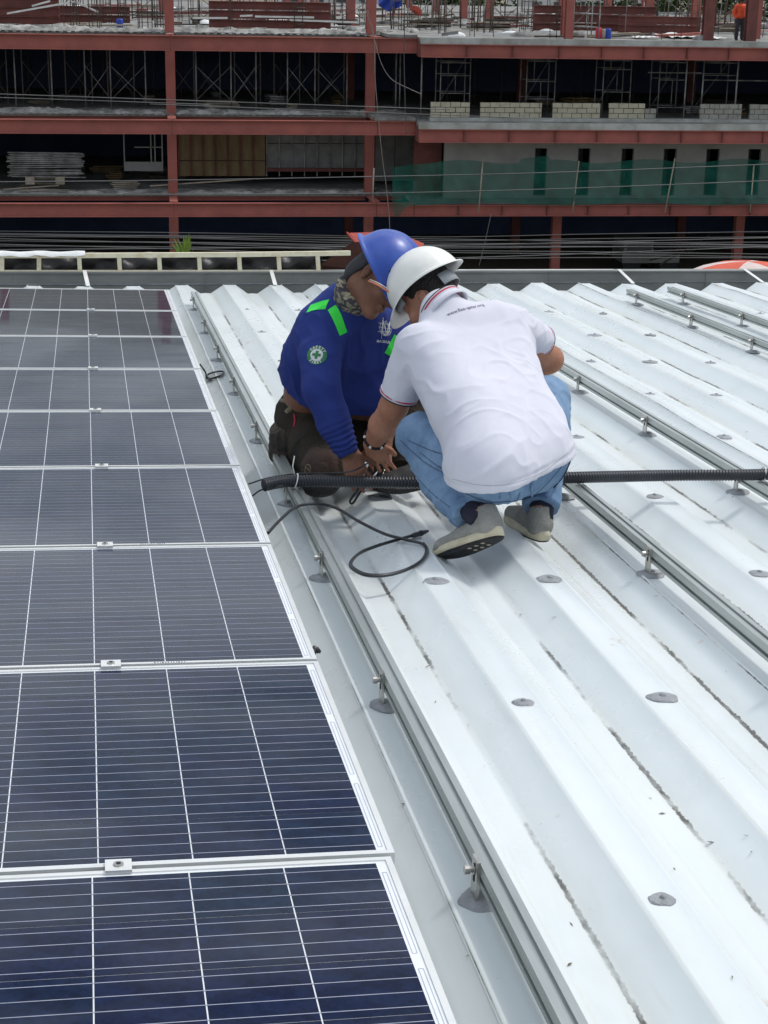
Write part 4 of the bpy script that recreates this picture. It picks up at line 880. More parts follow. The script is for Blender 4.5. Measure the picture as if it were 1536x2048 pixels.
# ---- beyond the floor: pale buildings and trees
def farhouse(name_label, x, y, w, h, d, fl):
    t = thing('distant_building', name_label, 'building', (x, y, -11.18)); H = h
    MB().box(-w/2, w/2, 0, d, 0, H).build('wall', M['farwall'], t); MB().box(-w/2-.3, w/2+.3, -.3, d+.3, H, H+.3).build('roof', M['concrete'], t)
    nw = int(w/2.2)
    for f_ in range(fl):
        for q in range(nw):
            xw = -w/2+w*(q+.5)/nw; z = H*(f_+.45)/fl; wn = MB().box(xw-.5, xw+.5, -.06, -.005, z-.6, z+.6).build('window', M['glass'], t)
farhouse('distant pale building behind the left of the top floor', -6, 150, 18, 12.4, 10, 4)
farhouse('distant pale building behind the middle of the top floor', 22, 165, 20, 11.8, 10, 4)
farhouse('distant low building behind the right of the top floor', 46, 175, 16, 11.2, 10, 3)
def tree(label, x, y, h, R_, seed):
    rnd = random.Random(seed); t = thing('tree', label, 'tree', (x, y, -11.18), group='trees beyond the unfinished building')
    m_ = MB().tube([(0, 0, 0), (.1, 0, h*.3), (0, .1, h*.62)], [.35, .26, .14], 8)
    for k in range(5): a = k*1.26+seed; m_.tube([(0, 0, h*(.35+.05*k)), (math.cos(a)*R_*.6, math.sin(a)*R_*.6, h*(.62+.05*k))], [.12, .04], 6)
    m_.build('trunk', M['bark'], t); c = MB(); cl_ = []
    for k in range(26):
        a = rnd.uniform(0, 2*PI); q = R_*rnd.uniform(.1, .95); cl_.append((math.cos(a)*q, math.sin(a)*q, h*.68+rnd.uniform(-.26, .32)*h))
    for k in range(2600):
        cx, cy, cz = rnd.choice(cl_); v = Vector((rnd.gauss(0, 1), rnd.gauss(0, 1), rnd.gauss(0, 1))).normalized()*rnd.uniform(.5, 1)*R_*.30
        p = Vector((cx, cy, cz))+v; s_ = rnd.uniform(.14, .28); u = Vector((rnd.gauss(0, 1), rnd.gauss(0, 1), rnd.gauss(0, .6))).normalized()*s_; w = u.cross(Vector((rnd.random(), rnd.random(), 1))).normalized()*s_*.6
        c.add([p-u, p+w, p+u, p-w], [(0, 1, 2, 3)])
    c.build('crown', M['leaf'], t)
for i, (px, Y, h) in enumerate([(1235, 128, 13.5), (1330, 134, 14), (1400, 126, 13.6), (1470, 130, 14.2), (1545, 127, 13.8), (960, 150, 12.5), (880, 155, 12.3)]):
    tree(['leafy tree beyond the building, left of the right columns', 'second leafy tree from the left at upper right', 'leafy tree behind the right front columns', 'leafy tree just behind the worker in orange', 'leafy tree at the top right corner'][i] if i < 5 else 'dull green tree beyond the middle of the top floor', xx(px, 20, Y), Y, h, 4.2, i)

# ---- worker in orange, built coarse further below with the people kit
# ---- ropes and power lines
def line(label, pts, Y, r, m='wire', name='power_line', grp=None, sag=.25):
    a = [Vector(at(p[0], p[1], Y)) for p in pts]; path = []
    if len(a) == 2:
        for k in range(25): q = a[0].lerp(a[1], k/24); q.z -= sag*4*(k/24)*(1-k/24); path.append(q)
    else: path = smooth_path(a, 8)
    o = MB().tube(path, r, 5).build(name, M[m]); tag(o, label, 'power line' if name == 'power_line' else 'rope', grp)
G = 'power lines over the road'
line('upper of three thin lines crossing the upper storey', [(-60, 186), (900, 219)], 38, .011, grp=G, sag=.0)
line('middle of three thin lines crossing the upper storey', [(-60, 193), (420, 209)], 38.3, .010, grp=G, sag=.0)
line('lower of three thin lines crossing the upper storey', [(300, 208), (1100, 238)], 38.6, .010, grp=G, sag=.0)
line('pale line crossing the green net, upper one', [(-60, 364), (300, 361), (700, 354), (1100, 345), (1600, 326)], 38, .012, grp=G)
line('pale line crossing the green net, lower one', [(-60, 388), (300, 389), (700, 387), (1100, 378), (1600, 359)], 38.4, .012, grp=G)
for i, (ya, yb, r_, m_) in enumerate([(462, 470, .011, 'wiredark'), (473, 478, .012, 'wiredark'), (468, 486, .014, 'wiredark'), (481, 492, .013, 'wiredark'), (487, 512, .011, 'wire'), (482, 489, .018, 'wiredark'), (466, 482, .012, 'wiredark'), (492, 497, .015, 'wiredark'), (476, 500, .01, 'wire'), (470, 474, .016, 'wiredark')]):
    line(sidew[i]+' of the cables bundled low over the road, '+('pale' if m_ == 'wire' else 'dark')+' grey', [(-60, ya), (400, (ya+yb)/2), (850, yb+4), (1200, yb+2+1.3*i-4), (1640, yb-8+3.0*i)], 37+.25*i, r_, m_, grp='dark cables bundled low over the road', sag=.12)
for i, (ya, yb, m_) in enumerate([(492, 474, 'wire'), (518, 491, 'wire')]):
    line(['upper pale cable over the road right of the helmets', 'lower pale cable over the road right of the helmets'][i], [(-60, ya+8), (820, ya), (1600, yb)], 36.5+.2*i, .012 if m_ == 'wire' else .016, m_, grp='cables over the road at the right', sag=.06)
line('long rope hanging down from the second column', [(735, 20), (748, 75), (750, 150), (756, 230), (764, 310), (772, 370), (778, 430), (780, 470)], 60, .013, 'rusttube', 'hanging_rope')
line('rope curving down right from the second column', [(730, 15), (750, 84), (764, 130), (785, 160), (820, 178), (842, 188)], 62, .013, 'rusttube', 'hanging_rope')
line('dark rope hanging by the step in the facade', [(808, -10), (809, 60), (808, 110), (811, 240), (813, 268)], 62.5, .018, 'wiredark', 'hanging_rope')
line('thin leaning line at the lower right storey', [(982, 428), (971, 480), (958, 532)], 45, .010, 'wire', 'hanging_rope')
for i, p in enumerate([(16, 'left'), (1109, 'right')]): pass
for i, (x0, y0, x1, y1) in enumerate([(1320, 530, 1420, 470), (1300, 520, 1390, 500), (1480, 500, 1400, 490)]):
    o = MB().tube([at(x0, y0, YB+1), at(x1, y1, YB+2)], .04, 6).build('leaning_pipe', M['rebar']); tag(o, ['pipe leaning in the dark lower right storey', 'low pipe lying in the dark lower right storey', 'short pipe in the lower right corner of the building'][i], 'pipe')
# things dimly seen on the ground storey at right
o = thing('parked_truck', 'dark truck shape parked in the shade of the lowest storey', 'truck', (xx(1290, 520, YB+3), YB+3, FG))
MB().box(-1.3, 1.3, -.9, .9, .5, .95).build('body', M['slabdark'], o); MB().box(-1.25, .1, -.85, .85, .95, 1.5).build('cabin', M['slabdark'], o); MB().box(-1.1, 0, -.88, -.86, 1.05, 1.4).build('window', M['glass'], o)
for s in (-.85, .85):
    for y in (-.75, .75): MB().tube([(s, y-.1, .4), (s, y+.1, .4)], .4, 14).build('wheel', M['outsole'], o)

# ------------------------------------------------------------------ people kit: smooth bodies grown from tapered limbs
class Body:
    def __init__(s, h=.005): s.h = h; s.prims = []
    def cap(s, a, b, ra, rb=None, k=.02): s.prims.append(('c', np.array(a, float), np.array(b, float), ra, ra if rb is None else rb, k)); return s
    def chain(s, pts, rs, k=.02):
        for a, b, ra, rb in zip(pts[:-1], pts[1:], rs[:-1], rs[1:]): s.cap(a, b, ra, rb, k)
        return s
    def flat(s, a, b, ra, rb=None, k=.02): s.prims.append(('f', np.array(a, float), np.array(b, float), ra, ra if rb is None else rb, k)); return s   # open tube end at b
    def ell(s, c, r, R=None, k=.02): s.prims.append(('e', np.array(c, float), np.array(r, float), np.eye(3) if R is None else np.array(R, float), 0, k)); return s
    def rows(s, A, B, rs, n=5, k=.03):                        # stack of lying capsules = torso, hips
        A = [np.array(a, float) for a in A]; B = [np.array(b, float) for b in B]
        for i in range(len(A)-1):
            for j in range(n+(i == len(A)-2)):
                t = j/n; s.cap(A[i]*(1-t)+A[i+1]*t, B[i]*(1-t)+B[i+1]*t, rs[i]*(1-t)+rs[i+1]*t, None, k)
        return s
    def cut(s, p, n, k=0): s.prims.append(('p', np.array(p, float), np.array(n, float)/np.linalg.norm(n), 0, 0, k)); return s
    def cutball(s, c, r): s.prims.append(('b', np.array(c, float), np.array([r, r, r], float), 0, 0, 0)); return s
    def solve(s):
        lo = np.full(3, 1e9); hi = np.full(3, -1e9)
        for p in s.prims:
            if p[0] in 'cf': r = max(p[3], p[4]); lo = np.minimum(lo, np.minimum(p[1], p[2])-r); hi = np.maximum(hi, np.maximum(p[1], p[2])+r)
            elif p[0] == 'e': r = p[2].max(); lo = np.minimum(lo, p[1]-r); hi = np.maximum(hi, p[1]+r)
        h = s.h; lo = lo-4*h; n = np.ceil((hi-lo)/h).astype(int)+5
        F = np.full(n, .5, np.float32); ax = [lo[i]+h*np.arange(n[i]) for i in range(3)]
        for p in s.prims:
            k = p[5]
            if p[0] in 'cef':
                if p[0] in 'cf': r = max(p[3], p[4]); a, b = np.minimum(p[1], p[2])-r-k-3*h, np.maximum(p[1], p[2])+r+k+3*h
                else: r = p[2].max(); a, b = p[1]-r-k-3*h, p[1]+r+k+3*h
                i0 = np.clip(((a-lo)/h).astype(int), 0, n); i1 = np.clip(((b-lo)/h).astype(int)+2, 0, n)
                sl_ = tuple(slice(i0[q], i1[q]) for q in range(3))
                X = ax[0][sl_[0]][:, None, None]; Y = ax[1][sl_[1]][None, :, None]; Z = ax[2][sl_[2]][None, None, :]
                if p[0] in 'cf':
                    d = p[2]-p[1]; L2 = max(float(d@d), 1e-9); traw = ((X-p[1][0])*d[0]+(Y-p[1][1])*d[1]+(Z-p[1][2])*d[2])/L2; t = np.clip(((X-p[1][0])*d[0]+(Y-p[1][1])*d[1]+(Z-p[1][2])*d[2])/L2, 0, 1 if p[0] == 'c' else 1.5)
                    D = np.sqrt((X-p[1][0]-t*d[0])**2+(Y-p[1][1]-t*d[1])**2+(Z-p[1][2]-t*d[2])**2)-(p[3]+(p[4]-p[3])*t)
                    if p[0] == 'f': D = np.maximum(D, (traw-1)*L2**.5)
                else:
                    R = p[3]; x, y, z = X-p[1][0], Y-p[1][1], Z-p[1][2]; q = [(x*R[0][i]+y*R[1][i]+z*R[2][i]) for i in range(3)]
                    k0 = np.sqrt((q[0]/p[2][0])**2+(q[1]/p[2][1])**2+(q[2]/p[2][2])**2); k1 = np.sqrt((q[0]/p[2][0]**2)**2+(q[1]/p[2][1]**2)**2+(q[2]/p[2][2]**2)**2)+1e-9
                    D = k0*(k0-1)/k1
                G_ = F[sl_]; hh = np.maximum(k-np.abs(G_-D), 0)/max(k, 1e-6); F[sl_] = np.minimum(G_, D)-hh*hh*k*.25
            elif p[0] == 'p':
                X = ax[0][:, None, None]; Y = ax[1][None, :, None]; Z = ax[2][None, None, :]
                D = (X-p[1][0])*p[2][0]+(Y-p[1][1])*p[2][1]+(Z-p[1][2])*p[2][2]; F = np.maximum(F, D.astype(np.float32))
            else:
                X = ax[0][:, None, None]; Y = ax[1][None, :, None]; Z = ax[2][None, None, :]
                D = p[2][0]-np.sqrt((X-p[1][0])**2+(Y-p[1][1])**2+(Z-p[1][2])**2); F = np.maximum(F, D.astype(np.float32))
        return F, lo, h
    def build(s, name, m, parent, disp=None, smooth=1, pick=None, mats=None):
        F, lo, h = s.solve(); sg = F < 0
        c = [sg[a:sg.shape[0]-1+a, b:sg.shape[1]-1+b, d:sg.shape[2]-1+d] for a in (0, 1) for b in (0, 1) for d in (0, 1)]
        sm = sum(x.astype(np.int8) for x in c); act = (sm > 0) & (sm < 8); idx = np.argwhere(act); ids = -np.ones(act.shape, np.int64); ids[act] = np.arange(len(idx))
        acc = np.zeros((len(idx), 3)); cnt = np.zeros(len(idx)); co = [(a, b, d) for a in (0, 1) for b in (0, 1) for d in (0, 1)]
        for i in range(8):
            for j in range(i+1, 8):
                if sum(abs(co[i][q]-co[j][q]) for q in range(3)) != 1: continue
                A = idx+co[i]; B = idx+co[j]; fa = F[A[:, 0], A[:, 1], A[:, 2]]; fb = F[B[:, 0], B[:, 1], B[:, 2]]; msk = (fa < 0) != (fb < 0)
                t = (fa/(fa-fb+1e-12))[msk][:, None]; acc[msk] += A[msk]*(1-t)+B[msk]*t; cnt[msk] += 1
        V = lo+h*acc/cnt[:, None]; Q = []
        for axn in range(3):
            sl0 = [slice(1, -1)]*3; sl0[axn] = slice(0, -1); sl1 = [slice(1, -1)]*3; sl1[axn] = slice(1, None)
            e = sg[tuple(sl0)] != sg[tuple(sl1)]; E_ = np.argwhere(e); off = np.ones(3, int); off[axn] = 0; E_ = E_+off; inn = sg[E_[:, 0], E_[:, 1], E_[:, 2]]
            u, w = (axn+1) % 3, (axn+2) % 3; du = np.zeros(3, int); du[u] = 1; dw = np.zeros(3, int); dw[w] = 1
            def g_(o_): P_ = E_-o_; return ids[P_[:, 0], P_[:, 1], P_[:, 2]]
            q = np.stack([g_(du+dw), g_(dw), g_(0*du), g_(du)], 1); q[~inn] = q[~inn][:, ::-1]; Q.append(q)
        Q = np.concatenate(Q); Q = Q[(Q >= 0).all(1)]
        for _ in range(smooth):
            A_ = np.zeros_like(V); n_ = np.zeros(len(V))
            for a in range(4):
                np.add.at(A_, Q[:, a], V[Q[:, (a+1) % 4]]); np.add.at(A_, Q[:, (a+1) % 4], V[Q[:, a]]); np.add.at(n_, Q[:, a], 1); np.add.at(n_, Q[:, (a+1) % 4], 1)
            V = V*.4+.6*A_/np.maximum(n_, 1)[:, None]
        nrm = np.cross(V[Q[:, 2]]-V[Q[:, 0]], V[Q[:, 3]]-V[Q[:, 1]]); N = np.zeros_like(V)
        for a in range(4): np.add.at(N, Q[:, a], nrm)
        N /= np.linalg.norm(N, axis=1)[:, None]+1e-12
        if disp is not None: V = V+N*disp(V, N)[:, None]
        me = bpy.data.meshes.new(name); me.vertices.add(len(V)); me.vertices.foreach_set('co', V.astype(np.float32).ravel())
        me.loops.add(len(Q)*4); me.loops.foreach_set('vertex_index', Q.astype(np.int32).ravel()); me.polygons.add(len(Q)); me.polygons.foreach_set('loop_start', np.arange(0, len(Q)*4, 4, dtype=np.int32))
        me.update(calc_edges=True); me.polygons.foreach_set('use_smooth', [True]*len(Q))
        for mm in ([m] if mats is None else mats): me.materials.append(M[mm])
        if pick is not None: me.polygons.foreach_set('material_index', pick(V[Q].mean(1), N[Q[:, 0]]).astype(np.int32))
        return link(name, me, parent)
def folds(dirs, amp, freq, seed=0, sharp=1.5, mask=None):      # cloth folds: ridges that run along the given directions
    def f(V, N):
        r_ = 0
        for i, d in enumerate(dirs):
            d = np.array(d, float); d /= np.linalg.norm(d); al = V@d; per = V-al[:, None]*d
            P_ = per*freq+d*al[:, None]*freq*.22+vnoise(V*freq*.5, seed+7*i)[:, None]*.6
            n = vnoise(P_+11*i, seed+i); r_ = r_+(np.clip(1-np.abs(n)*2.2, 0, 1)**1.6)*sharp*.75*np.clip(.6+.8*vnoise(V*freq*.35+5, seed+90+i), 0, 1.2)
        r_ = r_/len(dirs)*amp+amp*.07*vnoise(V*freq*2.2, seed+50)
        if mask is not None: r_ = r_*mask(V)
        return r_
    return f
def frame_of(f, u):                                            # columns right, forward, up (world)
    f = cdir(f); u = cdir(u); u = u-f*(u@f); u /= np.linalg.norm(u); r_ = np.cross(f, u); return np.stack([r_, f, u], 1)
def decal(name, V2, faces, o, U, Vv, n, target, m, parent, off=.0016):
    me = target.data; bvh = BVHTree.FromPolygons([v.co[:] for v in me.vertices], [p.vertices[:] for p in me.polygons]); vs = []
    U, Vv, n, o = map(lambda q: Vector(q), (U, Vv, n, o))
    for (a, b) in V2:
        p = o+U*a+Vv*b+n*.25; h_ = bvh.ray_cast(p, -n)
        q = h_[0] if h_[0] is not None else o+U*a+Vv*b
        vs.append(q+n*off)
    return MB().add(vs, faces).build(name, M[m], parent)
def text2d(s_, size, sub=True, bold=0):
    cu = bpy.data.curves.new('txt', 'FONT'); cu.body = s_; cu.size = size; cu.align_x = 'CENTER'; cu.align_y = 'CENTER'; cu.resolution_u = 3; cu.offset = bold
    o = bpy.data.objects.new('txt', cu); COL.objects.link(o); dg = bpy.context.evaluated_depsgraph_get(); me = bpy.data.meshes.new_from_object(o.evaluated_get(dg))
    v = [(p.co.x, p.co.y) for p in me.vertices]; f = [tuple(p.vertices) for p in me.polygons]; bpy.data.objects.remove(o); bpy.data.curves.remove(cu); bpy.data.meshes.remove(me); return v, f
def grid2d(w, h, nx=8, ny=3, shear=0):
    v = [((i/nx-.5)*w+shear*(j/ny-.5), (j/ny-.5)*h) for j in range(ny+1) for i in range(nx+1)]
    return v, [(j*(nx+1)+i, j*(nx+1)+i+1, (j+1)*(nx+1)+i+1, (j+1)*(nx+1)+i) for j in range(ny) for i in range(nx)]
def head(B, C, R, neck, k=.012, rn=.056):
    T = lambda x, y, z: C+R@np.array([x, y, z])
    B.ell(T(0, -.012, .03), (.074, .094, .088), R, k=.02); B.ell(T(0, .028, -.035), (.060, .062, .080), R, k=.03)
    B.cap(T(-.040, .012, -.072), T(-.012, .070, -.103), .020, .018, k=.03); B.cap(T(.040, .012, -.072), T(.012, .070, -.103), .020, .018, k=.03)
    B.ell(T(0, .072, -.100), (.020, .018, .016), R, k=.02)
    B.cap(T(0, .088, .004), T(0, .106, -.032), .0085, .0125, k=.010); B.ell(T(-.013, .097, -.036), (.009, .010, .008), R, k=.008); B.ell(T(.013, .097, -.036), (.009, .010, .008), R, k=.008)
    B.ell(T(0, .090, -.061), (.024, .010, .006), R, k=.006); B.ell(T(0, .089, -.072), (.021, .010, .0065), R, k=.006)
    B.cap(T(-.045, .068, .018), T(-.012, .086, .014), .011, .010, k=.012); B.cap(T(.045, .068, .018), T(.012, .086, .014), .011, .010, k=.012)
    B.ell(T(-.042, .066, -.030), (.022, .018, .02), R, k=.02); B.ell(T(.042, .066, -.030), (.022, .018, .02), R, k=.02)
    for s in (-1, 1):
        B.ell(T(s*.074, -.018, -.018), (.006, .015, .026), R, k=.006); B.cap(T(s*.078, -.029, -.002), T(s*.080, -.030, -.022), .0045, .004, k=.003); B.cap(T(s*.078, -.012, .006), T(s*.078, -.029, -.002), .004, .0045, k=.003); B.ell(T(s*.075, -.014, -.040), (.006, .008, .008), R, k=.005); B.cap(T(s*.074, -.008, -.016), T(s*.076, -.010, -.026), .004, .004, k=.003)
    B.cap(T(0, -.030, -.055), neck, rn, rn+.006, k=.03)
    return T
def hand(B, W, P, F, side, nrm, curl=.5, s=1.0, thumb=.6, spread=.0):
    # W wrist, P knuckle centre, F initial finger direction, side points to the thumb, nrm = back of the hand
    W, P = np.array(W, float), np.array(P, float); F = np.array(F, float)/np.linalg.norm(F); side = np.array(side, float); side -= F*(side@F); side /= np.linalg.norm(side); nrm = np.array(nrm, float); nrm -= F*(nrm@F)+side*(nrm@side); nrm /= np.linalg.norm(nrm)
    for q, w in ((.030, .013), (.010, .0145), (-.010, .0145), (-.028, .0125)): B.cap(W+side*q*.55*s, P+side*q*s, .0165*s, w*s, k=.010)
    for i, (q, ln) in enumerate(((.031, .92), (.0105, 1.0), (-.0105, .94), (-.030, .76))):
        a = P+side*q*s; d = F+side*spread*(q/.03); d /= np.linalg.norm(d); rr_ = .0080*s*(1 if i < 3 else .88)
        for sg_, an in ((.042, curl*.7), (.026, curl*1.1), (.020, curl*.8)):
            ang = an*(1+.12*i); d = d*math.cos(ang)-nrm*math.sin(ang)*1.0; d /= np.linalg.norm(d); b = a+d*sg_*ln*s; B.cap(a, b, rr_, rr_*.9, k=.0035); a = b; rr_ *= .92
    a = W*.62+P*.38+side*.030*s; d = F*.75+side*thumb-nrm*.35; d /= np.linalg.norm(d); rr_ = .0115*s
    B.cap(W+side*.012*s, a, .015*s, .0135*s, k=.008)
    for sg_ in (.034, .026):
        b = a+d*sg_*s; B.cap(a, b, rr_, rr_*.88, k=.004); a = b; rr_ *= .9; d = d-side*.35-nrm*.15; d /= np.linalg.norm(d)
def helmet(parent, C, R, m, peak=.055, back=.018, a=.118, b=.142, hgt=.118, z0=.028, ridge=0, vents=False, lift=.018, name='helmet'):
    # shell rings from crown to rim, then brim; inner shell offset
    nth, nph = 72, 16; rings = []
    def shell(th, ph, off):
        x = math.sin(th); y = math.cos(th); sp = math.sin(ph)**.92; cp_ = math.cos(ph)
        zr = z0+lift*(math.cos(2*th)*-.5+.5)*(math.sin(ph)**4)
        px_, py_, pz_ = (a-off)*x*sp, (b-off)*y*sp, zr+(hgt-off)*cp_
        if ridge and off == 0:
            w = math.exp(-((px_)/.011)**2)*.005+math.exp(-((abs(px_)-.034)/.006)**2)*.0028; w *= max(0, min(1, cp_*3)); q_ = 1+w*7; px_ *= q_; py_ *= q_; pz_ *= q_; 
        return px_, py_, pz_
    for j in range(nph+1):
        ph = max(.001, (PI/2)*j/nph); rings.append([shell(2*PI*k/nth, ph, 0) for k in range(nth)])
    def brim(th): c_ = math.cos(th); return .003+(peak*max(0, c_)**2.2)+(back*max(0, -c_)**1.5)
    for q, dz in ((.12, -.004), (.5, -.006), (1.0, -.010), (1.02, -.014), (.96, -.0145), (.5, -.010), (.1, -.008)):
        rg = []
        for k in range(nth):
            th = 2*PI*k/nth; x, y, z = shell(th, PI/2, 0); e = brim(th)*q+.0025; l_ = math.hypot(x, y); rg.append((x+x/l_*e*.6, y+y/l_*e, z+dz-(brim(th)*q)*.16))
        rings.append(rg)
    for j in range(nph, -1, -1):
        ph = max(.001, (PI/2)*j/nph); rings.append([shell(2*PI*k/nth, ph, .004) for k in range(nth)])
    vs = []; 
    for rg in rings: vs += [tuple(C+R@np.array(p)) for p in rg]
    fs = [(j*nth+k, (j+1)*nth+k, (j+1)*nth+(k+1) % nth, j*nth+(k+1) % nth) for j in range(len(rings)-1) for k in range(nth)]
    mb = MB().add(vs, fs); mb.smooth = True; o = mb.build(name, M[m], parent)
    if vents:
        for sx in (-1, 1):
            for q in range(3):
                ph = .42+.11*q; th = (1.15 if sx > 0 else 2*PI-1.15)
                p = C+R@np.array(shell(th, ph, -.0006)); d = R@np.array([0, .75, -.6]); w = MB().bar(p-d*.004, p+d*.004, .0045); w.build('vent', M['blacktrim'], o)
    return o
def ringband(parent, name, C, R, ra, rb, z0_, z1_, m, th0=0, th1=2*PI, n=40, thick=.0015, wob=0):
    vs = []; 
    for k in range(n+1):
        th = th0+(th1-th0)*k/n
        for (q, z) in ((0, z0_), (0, z1_), (thick, z1_), (thick, z0_)): vs.append(tuple(C+R@np.array([(ra-q)*math.sin(th), (rb-q)*math.cos(th), z+wob*math.sin(th*2)])))
    fs = []
    for k in range(n):
        for q in range(4): fs.append((4*k+q, 4*k+(q+1) % 4, 4*k+4+(q+1) % 4, 4*k+4+q))
    mb = MB().add(vs, fs); mb.smooth = True; return mb.build(name, M[m], parent)
def shoe(parent, heel, toe, up, m_up, m_mid, m_out, ankle, L_=.285, knit=True, toebend=0, opening=.045):
    heel, toe = np.array(heel, float), np.array(toe, float); f = toe-heel; f /= np.linalg.norm(f); up = np.array(up, float); up = up-f*(up@f); up /= np.linalg.norm(up); rt = np.cross(f, up); R = np.stack([rt, f, up], 1)
    T = lambda x, y, z: heel+R@np.array([x, y, z])
    B = Body(.0035)
    B.cap(T(0, .045, .052), T(0, .15, .045), .038, .036, k=.03); B.ell(T(0, .225, .034), (.043, .058, .026), R, k=.03); B.cap(T(0, .035, .035), T(0, .23, .030), .030, .034, k=.03)
    B.cap(T(0, .035, .055), T(0, .045, .095), .036, .036, k=.02); B.cut(T(0, 0, .014), -up); B.cut(T(0, .03, .112), R@np.array([0, .25, 1.0]))
    up_ = B.build('shoe', M and m_up, parent, disp=lambda V, N: .0006*vnoise(V*260, 4)+.0012*vnoise(V*30, 2))
    def slab(z0_, z1_, g0, g1, name, m, par):
        n = 40; ring = []
        for k in range(n):
            a = 2*PI*k/n; y = .1425+.1465*math.cos(a); w = (.040+.010*math.sin((y-.02)/.285*PI*1.0)+.004*(y > .15))*abs(math.sin(a))**.62; ring.append((w*(1 if math.sin(a) > 0 else -1), y))
        vs = []; 
        for (z, g__) in ((z0_, g0), ((z0_+z1_)/2, (g0+g1)/2+.0015), (z1_, g1)):
            for (x, y) in ring:
                zt = z+(.010*max(0, (y-.20)/.09)**2 if z1_ else 0)+(.009*max(0, (.06-y)/.06) if z > .012 else 0); vs.append(tuple(T(x*(1+g__*12), .1425+(y-.1425)*(1+g__*4), zt)))
        fs = [tuple(range(n-1, -1, -1)), tuple(range(2*n, 3*n))]+[(j*n+k, j*n+(k+1) % n, (j+1)*n+(k+1) % n, (j+1)*n+k) for j in range(2) for k in range(n)]
        mb = MB().add(vs, fs); mb.smooth = True; return mb.build(name, M[m], par)
    slab(.006, .030, .006, -.001, 'midsole', m_mid, up_); so2 = slab(-.001, .0062, -.006, .005, 'outsole', m_out, up_)
    if knit:
        for q in range(6):
            MB().box(-.006, .006, -.004, .004, -.0025, -.0008).build('tread_lug', M['midsole'], so2).matrix_local = Matrix(np.vstack([np.hstack([R, T((q % 2-.5)*.035, .06+.03*(q//2)+.01*(q % 2), 0)[:, None]]), [0, 0, 0, 1]]).tolist())
        for q in range(4):
            y = .125+.02*q; z = .083-.011*q; MB().tube([T(-.020, y, z-.006), T(0, y+.004, z+.003), T(.020, y, z-.006)], .0024, 5).build('lace', M[m_up if q else m_mid], up_)
        MB().tube(smooth_path([T(-.01, .12, .088), T(-.025, .115, .100), T(-.030, .13, .095), T(-.008, .122, .088)], 6), .0016, 5).build('lace', M['band'], up_)
    return up_

# ------------------------------------------------------------------ man in white polo, squatting with his back to us
wb = np.array(S(990, 1085, 5.32)); pw = thing('person', 'man in white polo shirt, pale jeans and white helmet squatting with his back turned', 'person', wb)
w = lambda x, y, d: np.array(S(x, y, d))-wb
CW = w(856, 592, 5.60); RW = frame_of((-.62, -.60, -.50), (-.60, .78, -.18))
ring_c = w(884, 613, 5.49)
shL, elL, wrL = w(832, 695, 5.40), w(787, 814, 5.52), w(745, 886, 5.72)
shR, elR, wrR = w(1020, 652, 5.58), w(1100, 719, 5.80), w(985, 790, 6.0)
B = Body(.0045)
TW = head(B, CW, RW, w(905, 640, 5.50))
B.rows([w(860, 695, 5.42), w(895, 750, 5.37), w(940, 815, 5.28), w(985, 900, 5.16)], [w(1010, 665, 5.56), w(1005, 720, 5.5), w(1020, 790, 5.42), w(1060, 890, 5.3)], [.055, .072, .08, .082], 4)
B.chain([shL, elL, (elL+wrL)/2+w(0, 0, 1)*0, wrL], [.048, .046, .046, .030], k=.02); B.chain([shR, elR, (elR+wrR)/2, wrR], [.048, .046, .043, .03], k=.015)
hipL, hipR = w(972, 930, 5.19), w(1058, 905, 5.36); knL, knR = w(838, 872, 5.42), w(1094, 800, 5.62); anL, anR = w(955, 1030, 5.13), w(1082, 1022, 5.42)
B.rows([w(975, 915, 5.14)], [w(1068, 890, 5.28)], [.1], 1) if False else B.cap(w(980, 915, 5.18), w(1065, 893, 5.31), .085)
B.chain([hipL, knL, anL], [.075, .052, .036]); B.chain([hipR, knR, anR], [.075, .052, .036])
hand(B, wrL, w(757, 920, 5.79), cdir((.30, -.80, -.25)), cdir((.9, .3, .1)), cdir((-.4, .15, .85)), curl=.5, s=1.0, spread=.14)
hand(B, wrR, w(945, 815, 6.02), cdir((-.9, -.3, -.1)), cdir((-.1, .9, 0)), cdir((0, .3, .9)), curl=.5)
bodyW = B.build('body', 'skin1', pw, smooth=1)
# hair: short, cropped
B = Body(.004); B.ell(TW(0, -.018, .030), (.078, .094, .090), RW, k=.01); B.ell(TW(0, -.045, -.03), (.062, .052, .055), RW, k=.03)
B.cut(TW(0, .045, .03), RW@np.array([0, 1, .15])); B.cut(TW(0, 0, -.075), RW@np.array([0, .3, -1]))
B.cutball(TW(-.100, -.010, -.030), .052); B.cutball(TW(.100, -.010, -.030), .052)
B.build('hair', 'hair', pw, disp=lambda V, N: .0018*vnoise(V*220, 3))
# shirt
B = Body(.0045)
B.rows([w(852, 692, 5.40), w(886, 745, 5.36), w(924, 808, 5.27), w(964, 870, 5.19), w(976, 920, 5.13), w(978, 950, 5.10)], [w(1004, 660, 5.57), w(1008, 715, 5.52), w(1020, 785, 5.43), w(1052, 850, 5.33), w(1060, 895, 5.27), w(1062, 918, 5.24)],
       [.068, .090, .102, .108, .114, .118], 4, k=.035)
B.cap(w(905, 645, 5.50), w(885, 622, 5.48), .078, .070, k=.05); B.cap(w(880, 660, 5.46), w(985, 640, 5.54), .062, .062, k=.04)
cuL = w(798, 789, 5.485); B.flat(shL, cuL, .066, .0595, k=.03); cuR = w(1077, 682, 5.725); B.flat(shR, cuR, .066, .054, k=.03)
pl = [w(900, 966, 5.10), w(1010, 974, 5.02), w(1143, 912, 5.22)]; nn = np.cross(pl[1]-pl[0], pl[2]-pl[0]); nn = nn if nn@cdir((0, -1, 0)) > 0 else -nn
B.cut(pl[0], nn)
